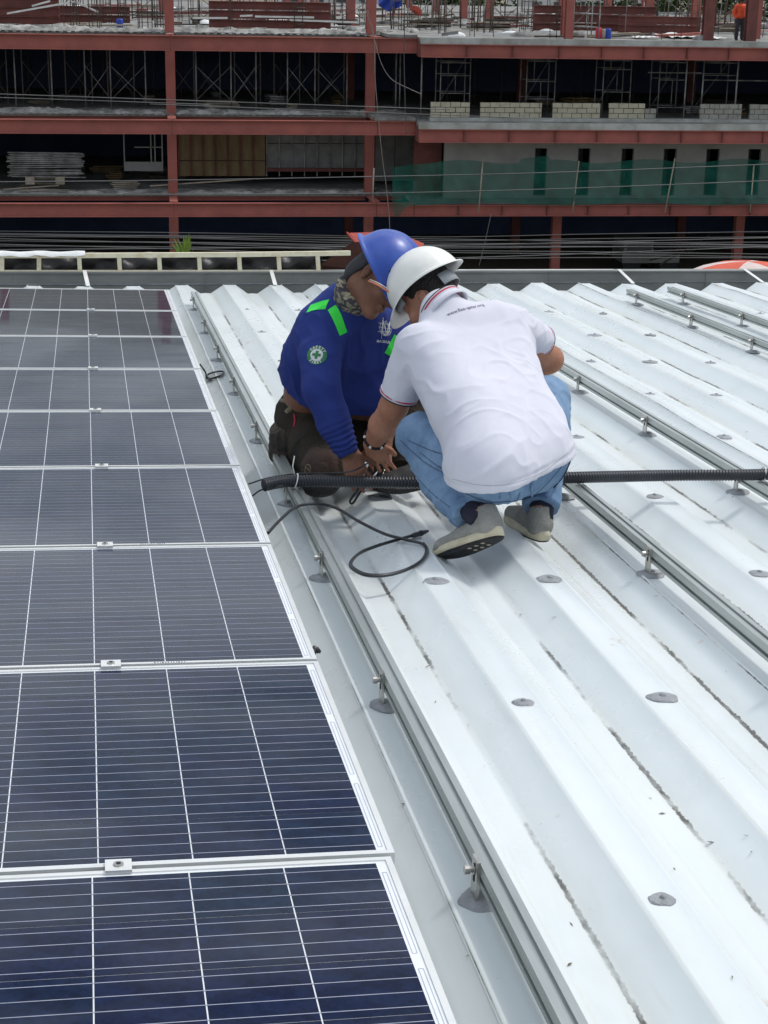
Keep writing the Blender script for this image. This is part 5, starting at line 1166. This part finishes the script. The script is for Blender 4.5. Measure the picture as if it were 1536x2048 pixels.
axr = cdir((-.62, .60, -.35)); B.cut(ring_c, axr) if False else None
upc = w(935, 640, 5.45)
def maskW(V): return np.clip((np.linalg.norm(V-upc, axis=1)-.05)/.18, .25, 1)
fW = folds([cdir((.75, .55, .2)), cdir((.85, .35, 0)), cdir((.3, .9, 0))], .011, 15, 3, 1.8, maskW)
def hemroll(V, N): d = -(V-pl[0])@nn/np.linalg.norm(nn); return .0035+fW(V, N)+.003*np.exp(-((d-.02)/.006)**2)*-1
shirtW = B.build('polo_shirt', 'polo', pw, disp=hemroll, smooth=2)
def cuffband(par, c, ax_, r_, cols, r2=None):
    ax_ = np.array(ax_)/np.linalg.norm(ax_); u = np.cross(ax_, [0, 0, 1.]); u /= np.linalg.norm(u); v = np.cross(ax_, u); off = 0
    for (m_, wd) in cols:
        pts = [c+ax_*off+(u*math.cos(2*PI*k/40)+v*math.sin(2*PI*k/40)*(r2 or 1))*r_ for k in range(41)]; MB().tube(pts, wd/2, 6).build('trim', M[m_], par); off += wd*.95
cuffband(shirtW, cuL-(cuL-shL)*.05, cuL-shL, .0632, [('polo', .006), ('red', .0060), ('polo', .0045), ('blacktrim', .0050)])
cuffband(shirtW, cuR-(cuR-shR)*.02, cuR-shR, .0580, [('polo', .006), ('red', .0060), ('polo', .0045), ('blacktrim', .0050)])
# collar: standing band with red and dark trim
def cone(parent, name, c, ax_, r0, r1, h, m_, th0=0, th1=2*PI, thick=.003, e=.88, ref=(0, 0, 1.)):
    ax_ = np.array(ax_)/np.linalg.norm(ax_); u = np.cross(ax_, ref); u /= np.linalg.norm(u); v = np.cross(ax_, u); n = 48; vs = []
    for k in range(n+1):
        t = th0+(th1-th0)*k/n; d = u*math.cos(t)+v*math.sin(t)*e
        vs += [c+d*r0, c+d*r1+ax_*h, c+d*(r1-thick)+ax_*h, c+d*(r0-thick)]
    fs = [(4*k+q, 4*k+(q+1) % 4, 4*k+4+(q+1) % 4, 4*k+4+q) for k in range(n) for q in range(4)]
    mb = MB().add(vs, fs); mb.smooth = True; return mb.build(name, M[m_], parent)
col = cone(pw, 'collar', ring_c-axr*.030, axr, .093, .083, .034, 'polo', e=.9)
cuffband(col, ring_c+axr*.000, axr, .0845, [('polo', .004), ('red', .0062), ('polo', .0045), ('blacktrim', .0040)], r2=.9)
SEAMS = True
# jeans
B = Body(.0045)
B.rows([w(975, 912, 5.20), w(985, 927, 5.14)], [w(1056, 898, 5.37), w(1062, 903, 5.31)], [.098, .124], 2, k=.04)
B.chain([hipL, (hipL+knL)/2, knL], [.100, .088, .073], k=.03); B.chain([hipR, (hipR+knR)/2+w(1066, 905, 5.40)-hipR, knR], [.088, .080, .074], k=.03)
B.cap(knL, w(888, 965, 5.28), .070, .062, k=.02); B.flat(w(888, 965, 5.28), w(938, 1028, 5.155), .062, .056, k=.02)
B.cap(knR, w(1092, 915, 5.52), .070, .062, k=.02); B.flat(w(1092, 915, 5.52), w(1083, 1013, 5.43), .062, .060, k=.02)
wpl = [w(905, 950, 5.12), w(1010, 950, 5.02), w(1140, 895, 5.2)]; n2 = np.cross(wpl[1]-wpl[0], wpl[2]-wpl[0]); n2 = n2 if n2@cdir((0, 1, 0)) > 0 else -n2
fJ = folds([cdir((.6, -.7, .1)), cdir((.9, .1, .2)), cdir((.5, .6, .4))], .014, 19, 21, 2.0)
jeans = B.build('jeans', 'jeans', pw, disp=fJ, smooth=1)
# belt line, loops and seams sewn on the jeans
def seam(par, tgt, pts, m_='denimdark', r_=.0018, lift_=.0012, vdir=(0, 0, 1), name='seam'):
    me = tgt.data; bvh = BVHTree.FromPolygons([v.co[:] for v in me.vertices], [p.vertices[:] for p in me.polygons]); out_ = []
    o_ = Vector(CAMW-wb if par is not pb2[0] else CAMW-bb)
    for q in smooth_path([Vector(p) for p in pts], 8):
        d = (q-o_).normalized(); h_ = bvh.ray_cast(o_, d)
        if h_[0] is not None: out_.append(h_[0]-d*lift_)
    if len(out_) > 2: return MB().tube(out_, r_, 5).build(name, M[m_], par)
pb2 = [None]; bb = None
for pts in [[(905, 968), (960, 1000), (1020, 1003), (1075, 985), (1135, 920)], [(925, 985), (975, 1003)], [(800, 880), (850, 925), (905, 955), (960, 985)], [(840, 905), (880, 935), (915, 950)], [(815, 880), (860, 900), (900, 912)], [(1040, 985), (1035, 1000)]]:
    seam(jeans, jeans, [w(a, b, 5.1) for a, b in pts], r_=.0015)
for pts in [[(905, 958), (960, 970), (1020, 968), (1085, 944), (1136, 905)]]:
    seam(shirtW, shirtW, [w(a, b_, 5.1) for a, b_ in pts], 'band', .0009, .0002)
for pts in [[(960, 1003), (985, 1010)], [(1000, 975), (1000, 998)], [(950, 965), (950, 990)], [(870, 840), (885, 860)], [(830, 950), (862, 985), (900, 1015)]]:
    seam(jeans, jeans, [w(a, b_, 5.1) for a, b_ in pts], r_=.0012)
for a in (1022, 1062): seam(jeans, jeans, [w(a, 968, 5.0), w(a+1, 982, 5.0), w(a+2, 995, 5.0)], 'jeans', .005, .003, name='belt_loop')
seam(jeans, jeans, [w(1108, 975, 5.0), w(1128, 950, 5.0), w(1140, 922, 5.0)], 'blacktrim', .003, .001)
# socks and shoes
for a_, b_ in ((w(940, 1015, 5.15), w(962, 1042, 5.12)), (w(1083, 1005, 5.43), w(1084, 1040, 5.42))): MB().tube([a_, (a_+b_)/2, b_], [.040, .039, .037], 16).build('sock', M['sock'], pw)
shoe(pw, w(1001, 1076, 5.06), w(893, 1117, 5.235), cdir((-.62, .60, -.80)), 'shoegrey', 'midsole', 'outsole', None)
hr = w(1088, 1084, 5.40); shoe(pw, hr, w(1034, 1046, 5.615), np.array(ROOF.to_3x3()@Vector((0, 0, 1))), 'shoegrey', 'midsole', 'outsole', None)
# helmet with band
hW = helmet(pw, w(862, 586, 5.59), RW, 'helmw', peak=.042, back=.012, vents=True, lift=.022, z0=.024, a=.120, b=.138, hgt=.135)
ringband(hW, 'head_band', CW, RW, .089, .122, -.030, .012, 'band', PI*.62, PI*1.20, thick=.002); ringband(hW, 'side_lining', CW, RW, .094, .114, .012, .040, 'band', PI*1.62, PI*1.86, thick=.002)
# print on the back
v2, f2 = text2d('www.flee-qatar.org', .0180); dU = cdir((.86, .48, -.12)); dN = cdir((-.05, .35, 1)); dN = dN-dU*(dN@dU); dN /= np.linalg.norm(dN); dV = np.cross(dN, dU)
decal('printed_web_address', v2, f2, w(931, 615, 5.42), dU, dV, dN, shirtW, 'ink', shirtW)
# bead bracelet on the left wrist
ax_ = wrL-elL; ax_ /= np.linalg.norm(ax_); u = np.cross(ax_, [0, 0, 1.]); u /= np.linalg.norm(u); v = np.cross(ax_, u); cbr = elL*.12+wrL*.88
brc = None
for k in range(22):
    a = 2*PI*k/22; p = cbr+(u*math.cos(a)+v*math.sin(a))*.0375+ax_*.006*math.sin(a); o = MB().blob(p, (.0056, .0056, .0056), n=8, m=5, rag=0).build('bead', M['bead_w' if k % 4 == 0 else 'blacktrim'], pw)

# ------------------------------------------------------------------ man in blue jersey, kneeling
bb = np.array(S(650, 985, 5.95)); pB = thing('person', 'man in blue long sleeved jersey and blue helmet kneeling with head bowed', 'person', bb); pb2[0] = None
b = lambda x, y, d: np.array(S(x, y, d))-bb
CB = b(762, 557, 5.72); RB = frame_of((.58, -.73, .35), (.76, .64, .08))
sR, eR, wR = b(640, 655, 5.86), b(643, 778, 5.74), b(698, 906, 5.76)
sL, eL, wL = b(782, 665, 6.08), b(800, 765, 6.22), b(768, 882, 6.02)
B = Body(.0045); TB = head(B, CB, RB, b(705, 612, 5.86))
B.rows([b(655, 660, 5.88), b(642, 700, 5.95), b(632, 745, 6.05), b(626, 790, 6.14), b(625, 830, 6.2)], [b(760, 660, 6.0), b(750, 705, 6.08), b(745, 750, 6.15), b(715, 800, 6.22), b(700, 840, 6.3)], [.06, .085, .098, .100, .088], 4, k=.03)
B.chain([sR, eR, (eR+wR)/2, wR], [.05, .044, .043, .030]); B.chain([sL, eL, (eL+wL)/2, wL], [.05, .042, .040, .03])
hR_, kR_, aR_ = b(628, 862, 6.18), b(648, 940, 5.92), b(600, 925, 6.33); hL_, kL_, aL_ = b(695, 850, 6.3), b(836, 806, 6.30), b(822, 945, 6.12)
B.chain([hR_, kR_, aR_], [.08, .055, .04]); B.chain([hL_, kL_, aL_], [.08, .055, .04])
hand(B, wR, b(712, 948, 5.75), cdir((.45, -.75, .05)), cdir((.85, .5, .1)), cdir((-.25, .3, .9)), curl=.45, s=1.03, spread=.14)
hand(B, wL, b(764, 925, 5.96), cdir((-.4, -.8, .1)), cdir((-.85, .4, .1)), cdir((.3, .2, .85)), curl=.6, s=.98)
B.build('body', 'skin2', pB, smooth=1)
for s_ in (-1, 1): MB().blob(TB(s_*.030, .082, -.004), (.009, .007, .004), n=10, m=6, rag=0).build('eye', M['eye'], pB)
B = Body(.004); B.ell(TB(0, -.02, .030), (.078, .094, .092), RB, k=.01); B.cut(TB(0, .045, .03), RB@np.array([0, 1, .1])); B.cut(TB(0, 0, -.055), RB@np.array([0, .3, -1])); B.cutball(TB(.098, .008, -.035), .045)
B.build('hair', 'hair', pB, disp=lambda V, N: .0015*vnoise(V*220, 3))
B = Body(.004); B.ell(TB(0, -.040, .02), (.079, .074, .085), RB, k=.02); B.ell(TB(0, -.070, -.045), (.058, .045, .055), RB, k=.03); B.cut(TB(0, -.036, .0), RB@np.array([0, 1, -.35]))
B.build('head_cloth', 'darkcloth', pB, disp=folds([RB@np.array([0, .2, 1.])], .004, 30, 5))
B = Body(.004); q0, q1 = b(722, 600, 5.80), b(706, 612, 5.86); B.cap(TB(0, -.035, -.095), b(704, 614, 5.86), .066, .072, k=.02); axn = TB(0, -.03, -.05)-b(704, 614, 5.86); B.cut(TB(0, -.030, -.088), axn)
B.build('neck_scarf', 'camo', pB, disp=folds([cdir((.5, -.8, 0))], .005, 26, 8))
# jersey
B = Body(.0045)
B.rows([b(662, 640, 5.86), b(640, 695, 5.92), b(630, 740, 6.02), b(634, 775, 6.10), b(650, 800, 6.06)], [b(765, 645, 6.0), b(768, 700, 6.06), b(768, 745, 6.10), b(755, 775, 6.10), b(735, 790, 6.06)], [.078, .106, .114, .114, .110], 4, k=.04)
B.cap(b(690, 612, 5.86), b(720, 625, 5.88), .082, .080, k=.05); B.cap(b(655, 650, 5.86), b(690, 620, 5.86), .074, .08, k=.04)
B.cap(sR, b(640, 715, 5.80), .072, .068, k=.03); B.cap(b(640, 715, 5.80), eR, .068, .063, k=.02); B.cap(eR, b(668, 845, 5.75), .063, .055, k=.015); B.flat(b(668, 845, 5.75), b(693, 900, 5.757), .055, .041, k=.012)
B.cap(sL, eL, .070, .058, k=.03); B.flat(eL, b(776, 845, 6.1), .058, .045, k=.02)
pb_ = [b(560, 742, 6.03), b(612, 826, 5.95), b(765, 818, 6.0)]; nb = np.cross(pb_[1]-pb_[0], pb_[2]-pb_[0]); nb = nb if nb@cdir((0, -1, 0)) > 0 else -nb; nb /= np.linalg.norm(nb)
# hem cut only touches the trunk: arms are rebuilt beyond it
hemp = pb_[0]
trunk = B.prims; B2 = Body(.0045); B2.prims = [p for p in trunk[:-6]]; B2.cut(hemp, nb); 
tr_n = len(B2.prims); B2.prims += trunk[-6:]
armE, armW = eR, wR
def fB(V, N):
    a = folds([cdir((.25, -.95, 0)), cdir((.7, -.6, .2)), cdir((.95, .1, 0))], .011, 15, 31, 1.8)(V, N)
    # bunched rings at the elbow and cuff
    d = wR-eR; L_ = np.linalg.norm(d); t = ((V-eR)@d)/L_**2; dist = np.linalg.norm(V-(eR+np.clip(t, 0, 1)[:, None]*d), axis=1); m_ = (dist < .085)*np.clip((t-.45)*4, 0, 1)
    return a+m_*.0028*np.sin((V@(d/L_))*330+2*vnoise(V*22, 9))
jersey = B2.build('jersey', 'blue', pB, disp=fB, smooth=2)
cone(pB, 'cuff', b(690, 893, 5.757), wR-b(668, 845, 5.75), .0425, .0385, .030, 'blue', e=.95)
# reflective tapes, badge, chest print
dN = cdir((-.15, .45, .85)); U = cdir((.98, -.02, .1)); V_ = np.cross(dN, U); V_ /= np.linalg.norm(V_)
v2, f2 = grid2d(.072, .034, 10, 5, shear=.012); tp = decal('reflective_tape', v2, f2, b(631, 598, 5.75), U, V_, dN, jersey, 'neon', jersey, .002)
U = cdir((.50, -.84, .2)); dN = cdir((.1, .35, .9)); dN = dN-U*(dN@U); dN /= np.linalg.norm(dN); V_ = np.cross(dN, U); v2, f2 = grid2d(.092, .031, 12, 4); decal('reflective_tape', v2, f2, b(677, 635, 5.75), U, V_, dN, jersey, 'neon', jersey, .002)
U = cdir((.45, .85, 0)); dN = cdir((.1, .1, 1)); dN = dN-U*(dN@U); dN /= np.linalg.norm(dN); V_ = np.cross(dN, U); v2, f2 = grid2d(.075, .026, 10, 4); decal('reflective_tape', v2, f2, b(786, 690, 5.9), U, V_, dN, jersey, 'neon', jersey, .002)
def disc(r0, r1, n=36):
    q = 6; v = [((r0+(r1-r0)*j/q)*math.cos(2*PI*k/n), (r0+(r1-r0)*j/q)*math.sin(2*PI*k/n)) for j in range(q+1) for k in range(n)]
    return v, [(j*n+k, j*n+(k+1) % n, (j+1)*n+(k+1) % n, (j+1)*n+k) for j in range(q) for k in range(n)]
dN = cdir((-.10, .1, 1)); U = cdir((.985, -.16, 0)); U = U-dN*(dN@U); U /= np.linalg.norm(U); V_ = np.cross(dN, U); oc = b(632, 708, 5.70)
v2, f2 = disc(.0005, .035); bd = decal('safety_badge', v2, f2, oc, U, V_, dN, jersey, 'badge', jersey, .0022)
v2, f2 = disc(.0005, .0222); decal('badge_ring', v2, f2, oc, U, V_, dN, jersey, 'print', bd, .0036)
a, c_ = .0052, .0150; v2, f2 = grid2d(2*a, 2*c_, 2, 6); vb, fb = grid2d(2*c_, 2*a, 6, 2); f2 = f2+[tuple(i+len(v2) for i in q) for q in fb]; v2 = v2+[(x*.999, y) for x, y in vb]
decal('green_cross', v2, f2, oc, U, V_, dN, jersey, 'badge', bd, .0052)
for word, a0, sg_ in (('SAFETY', 90, -1), ('FIRST', -90, 1)):
    for i, ch in enumerate(word):
        an = math.radians(a0+sg_*(i-(len(word)-1)/2)*(21 if word == 'SAFETY' else 19)); v2, f2 = text2d(ch, .0135, bold=.0004); rot = an-PI/2 if sg_ < 0 else an+PI/2; c, s_ = math.cos(rot), math.sin(rot)
        v2 = [(x*c-y*s_+.0285*math.cos(an), x*s_+y*c+.0285*math.sin(an)) for x, y in v2]; decal('badge_letter', v2, f2, oc, U, V_, dN, jersey, 'print', bd, .0040)
# monogram: globe lines with interlaced N and U, name below
dN = cdir((.15, .1, 1)); U = cdir((.99, .03, 0)); U = U-dN*(dN@U); U /= np.linalg.norm(U); V_ = np.cross(dN, U); oc = b(774, 653, 5.85)
def strokes(segs, wd):
    v, f = [], []
    for (x0, y0, x1, y1) in segs:
        n = 5; dx, dy = x1-x0, y1-y0; l_ = math.hypot(dx, dy)+1e-9; nx_, ny_ = -dy/l_*wd/2, dx/l_*wd/2; o_ = len(v)
        for k in range(n+1): t = k/n; v += [(x0+dx*t+nx_, y0+dy*t+ny_), (x0+dx*t-nx_, y0+dy*t-ny_)]
        f += [(o_+2*k, o_+2*k+1, o_+2*k+3, o_+2*k+2) for k in range(n)]
    return v, f
e_ = .027
arc = lambda r_, a0, a1, sx=1, n=10, cx=0, cy=0: [(cx+r_*sx*math.cos(a0+(a1-a0)*i/n), cy+r_*math.sin(a0+(a1-a0)*i/n), cx+r_*sx*math.cos(a0+(a1-a0)*(i+1)/n), cy+r_*math.sin(a0+(a1-a0)*(i+1)/n)) for i in range(n)]
thin = arc(.024, PI*.8, PI*1.98)+arc(.024, PI*.5, PI*1.5, .45)+arc(.024, -PI*.5, PI*.5, .45)+[(-.03, .012, .03, .018), (-.028, 0, .026, .003), (-.03, -.014, .02, -.008), (-.012, .033, -.014, -.035), (0, .022, 0, -.024)]
bold_ = [(-.013, .024, -.014, -.018), (-.013, .024, .006, -.016), (.006, -.016, .017, .026), (.017, .026, .017, -.004)]+arc(.0155, PI*1.08, PI*2.0, 1, 9, .0, -.004)
v2, f2 = strokes(thin, .0016); mo = decal('monogram', v2, f2, oc, U, V_, dN, jersey, 'print', jersey, .002); v2, f2 = strokes(bold_, .0034); decal('monogram_letters', v2, f2, oc, U, V_, dN, jersey, 'print', mo, .0026)
v2, f2 = text2d('MAGNUS', .0125, bold=.0002); v2 = [(x-.006, y-.044) for x, y in v2]; decal('printed_name', v2, f2, oc, U, V_, dN, jersey, 'print', jersey, .002)
# trousers, belt, pouch
B = Body(.0045)
B.rows([b(620, 822, 6.19), b(622, 855, 6.2)], [b(705, 835, 6.28), b(700, 860, 6.28)], [.110, .116], 3, k=.04)
B.chain([hR_, (hR_+kR_)/2, kR_], [.112, .100, .082], k=.03); B.chain([hL_, (hL_+kL_)/2, kL_], [.108, .100, .088], k=.03)
B.cap(kR_, aR_, .075, .06, k=.02); B.cap(kL_, b(822, 870, 6.22), .080, .078, k=.02); B.flat(b(822, 870, 6.22), b(812, 945, 6.13), .078, .070, k=.02)
pt = [b(556, 782, 6.2), b(600, 800, 6.02), b(690, 812, 6.1)]; n3 = np.cross(pt[1]-pt[0], pt[2]-pt[0]); n3 = n3 if n3@cdir((0, 1, 0)) > 0 else -n3
B3 = Body(.0045); B3.prims = B.prims[:4]; B3.cut(pt[0], n3); B3.prims += B.prims[4:]
kc = b(640, 935, 5.85)
def pk(C_, N_): return ((np.linalg.norm(C_-kc, axis=1) < .075+.02*vnoise(C_*25, 2))).astype(int)
tr = B3.build('work_trousers', None, pB, disp=folds([cdir((.3, -.9, 0)), cdir((.9, -.2, .2)), cdir((.6, .6, 0))], .010, 17, 61, 1.8), smooth=1, pick=pk, mats=['olive', 'knee_print'])
B = Body(.004); B.ell(b(640, 970, 5.86), (.070, .062, .042), None, k=.01); B.build('knee_pad', 'outsole', pB, disp=folds([cdir((1, 0, 0))], .003, 30, 3))
def hug(par, tgt, pts, m_, wd, name, lift_=.003):
    me = tgt.data; bvh = BVHTree.FromPolygons([v.co[:] for v in me.vertices], [p.vertices[:] for p in me.polygons]); o_ = Vector(CAMW-bb); out_ = []
    for q in smooth_path([Vector(p) for p in pts], 8):
        d = (q-o_).normalized(); h_ = bvh.ray_cast(o_, d)
        if h_[0] is not None: out_.append((h_[0]-d*lift_, d))
    mb = MB(); vs = []
    for i, (p, d) in enumerate(out_):
        t = (out_[min(i+1, len(out_)-1)][0]-out_[max(i-1, 0)][0]).normalized(); s_ = t.cross(d).normalized()*wd/2; vs += [p+s_-d*.001, p-s_-d*.001, p-s_+d*.003, p+s_+d*.003]
    fs = [(4*i+q, 4*i+(q+1) % 4, 4*i+4+(q+1) % 4, 4*i+4+q) for i in range(len(out_)-1) for q in range(4)]
    if len(out_) > 1: mb.add(vs, fs); mb.smooth = True; return mb.build(name, M[m_], par)
hug(pB, tr, [b(560, 800, 6), b(575, 803, 6), b(602, 806, 6)], 'strap', .014, 'belt'); hug(pB, tr, [b(572, 826, 6), b(588, 812, 6), b(612, 803, 6)], 'strap', .020, 'pouch_strap')
hug(pB, tr, [b(558, 790, 6), b(570, 791, 6), b(590, 800, 6)], 'plaid', .028, 'shorts_waistband'); hug(pB, tr, [b(588, 828, 6), b(590, 840, 6), b(588, 853, 6)], 'red', .006, 'red_cord', .006)
v2, f2 = strokes(arc(.017, 0, PI*1.9, .62, 14)+[(-.006, .006, .008, -.006)], .0026); dN = cdir((0, .2, 1)); U = cdir((1, 0, 0)); V_ = np.cross(dN, U); decal('knee_emblem', v2, f2, b(614, 932, 5.8), U, V_, dN, tr, 'strap', tr, .002)
B = Body(.0045); B.ell(b(575, 890, 6.16), (.052, .06, .085), None, k=.03); B.ell(b(562, 872, 6.18), (.040, .05, .05), None, k=.03); B.cap(b(560, 905, 6.18), b(580, 935, 6.15), .04, .035, k=.03)
B.build('tool_pouch', 'pouch', pB, disp=folds([cdir((.8, -.5, 0)), cdir((0, 1, 0))], .012, 26, 77, 2)); 
shoe(pB, b(848, 972, 6.06), b(772, 985, 5.88), np.array(ROOF.to_3x3()@Vector((0, 0, 1))), 'shoeblack', 'outsole', 'outsole', None, knit=False)
MB().tube([b(786, 950, 5.93), b(800, 938, 5.93)], .007, 8).build('red_shoe_stripe', M['flash_top'], pB)
RBH = frame_of((.42, -.86, .05), (.87, .40, .22)); hb_ = helmet(pB, b(763, 545, 5.70), RBH, 'helmb', peak=.030, back=.012, ridge=1, lift=.004, z0=.006, a=.121, b=.138, hgt=.142)
# glasses pushed up on the helmet peak
gl = [b(737, 562, 5.60), b(752, 568, 5.575), b(772, 580, 5.565), b(788, 590, 5.57)]; MB().tube(smooth_path(gl, 6), .0032, 6).build('glasses_arm', M['orangeplastic'], pB); gl = [p+RB@np.array([0, 0, .007]) for p in gl]; MB().tube(smooth_path(gl, 6), .0016, 6).build('glasses_arm', M['bead_w'], pB)
pts = [np.array(b(790, 592, 5.57))+RB@np.array([-.012*math.cos(2*PI*k/16)-.008, .012*math.cos(2*PI*k/16), .012*math.sin(2*PI*k/16)]) for k in range(17)]; MB().tube(pts, .0022, 6).build('glasses_hinge', M['bead_w'], pB)
vs = [tuple(TB(.066*math.cos(t), .088+.036*math.sin(t), z)) for t in np.linspace(.05, PI-.05, 14) for z in (-.022, .012)]
mb = MB().add(vs, [(2*k, 2*k+1, 2*k+3, 2*k+2) for k in range(13)]); mb.smooth = True; mb.build('glasses_lens', M['lens'], pB)

# ------------------------------------------------------------------ far worker in orange
Yw = YF2+1.4; ow = np.array([xx(1478, 76, Yw), Yw, FA]); po = thing('person', 'worker in orange shirt and dark trousers standing on the top floor at upper right', 'person', ow)
B = Body(.022); hh_ = 1.30/1.30
B.ell((0, 0, 1.52), (.085, .10, .12), k=.03).cap((0, 0, 1.36), (0, 0, 1.45), .06, .055, k=.03).cap((-.12, 0, 1.30), (.12, 0, 1.30), .09, k=.05).cap((-.06, 0, 1.0), (.06, 0, 1.0), .12, k=.05).cap((0, 0, 1.25), (0, 0, .95), .14, .13, k=.05)
B.chain([(-.20, 0, 1.32), (-.27, .02, 1.06), (-.22, -.08, .86)], [.055, .045, .035]).chain([(.20, 0, 1.32), (.27, .02, 1.06), (.24, -.08, .84)], [.055, .045, .035])
B.chain([(-.09, 0, .92), (-.11, -.02, .5), (-.12, .02, .08)], [.09, .065, .045]).chain([(.09, 0, .92), (.10, -.02, .5), (.12, .02, .08)], [.09, .065, .045]).cap((-.12, .04, .04), (-.13, -.12, .03), .045, .04).cap((.12, .04, .04), (.13, -.12, .03), .045, .04)
B.build('body', 'skin2', po)
B = Body(.022); B.cap((-.14, 0, 1.29), (.14, 0, 1.29), .115, k=.05).cap((0, 0, 1.25), (0, 0, .98), .175, .17, k=.05).cap((-.07, 0, .95), (.07, 0, .95), .14, k=.04).chain([(-.20, 0, 1.31), (-.28, .02, 1.06), (-.23, -.07, .88)], [.085, .07, .055]).chain([(.20, 0, 1.31), (.28, .02, 1.06), (.25, -.07, .86)], [.085, .07, .055])
B.build('orange_shirt', 'orange', po, disp=folds([(0, 0, 1)], .02, 6, 4))
B = Body(.022); B.cap((-.06, 0, .88), (.06, 0, .88), .13, k=.05).chain([(-.09, 0, .88), (-.12, -.02, .5), (-.12, .02, .10)], [.115, .09, .075]).chain([(.09, 0, .88), (.11, -.02, .5), (.12, .02, .10)], [.115, .09, .075]); B.build('trousers', 'plaid', po)
B = Body(.022); B.ell((0, .0, 1.56), (.105, .115, .10)); B.build('head_cover', 'darkcloth', po)
for s_ in (-.125, .125): MB().blob((s_, -.06, .03), (.05, .13, .05), n=10, m=5, rag=0).build('boot', M['outsole'], po)
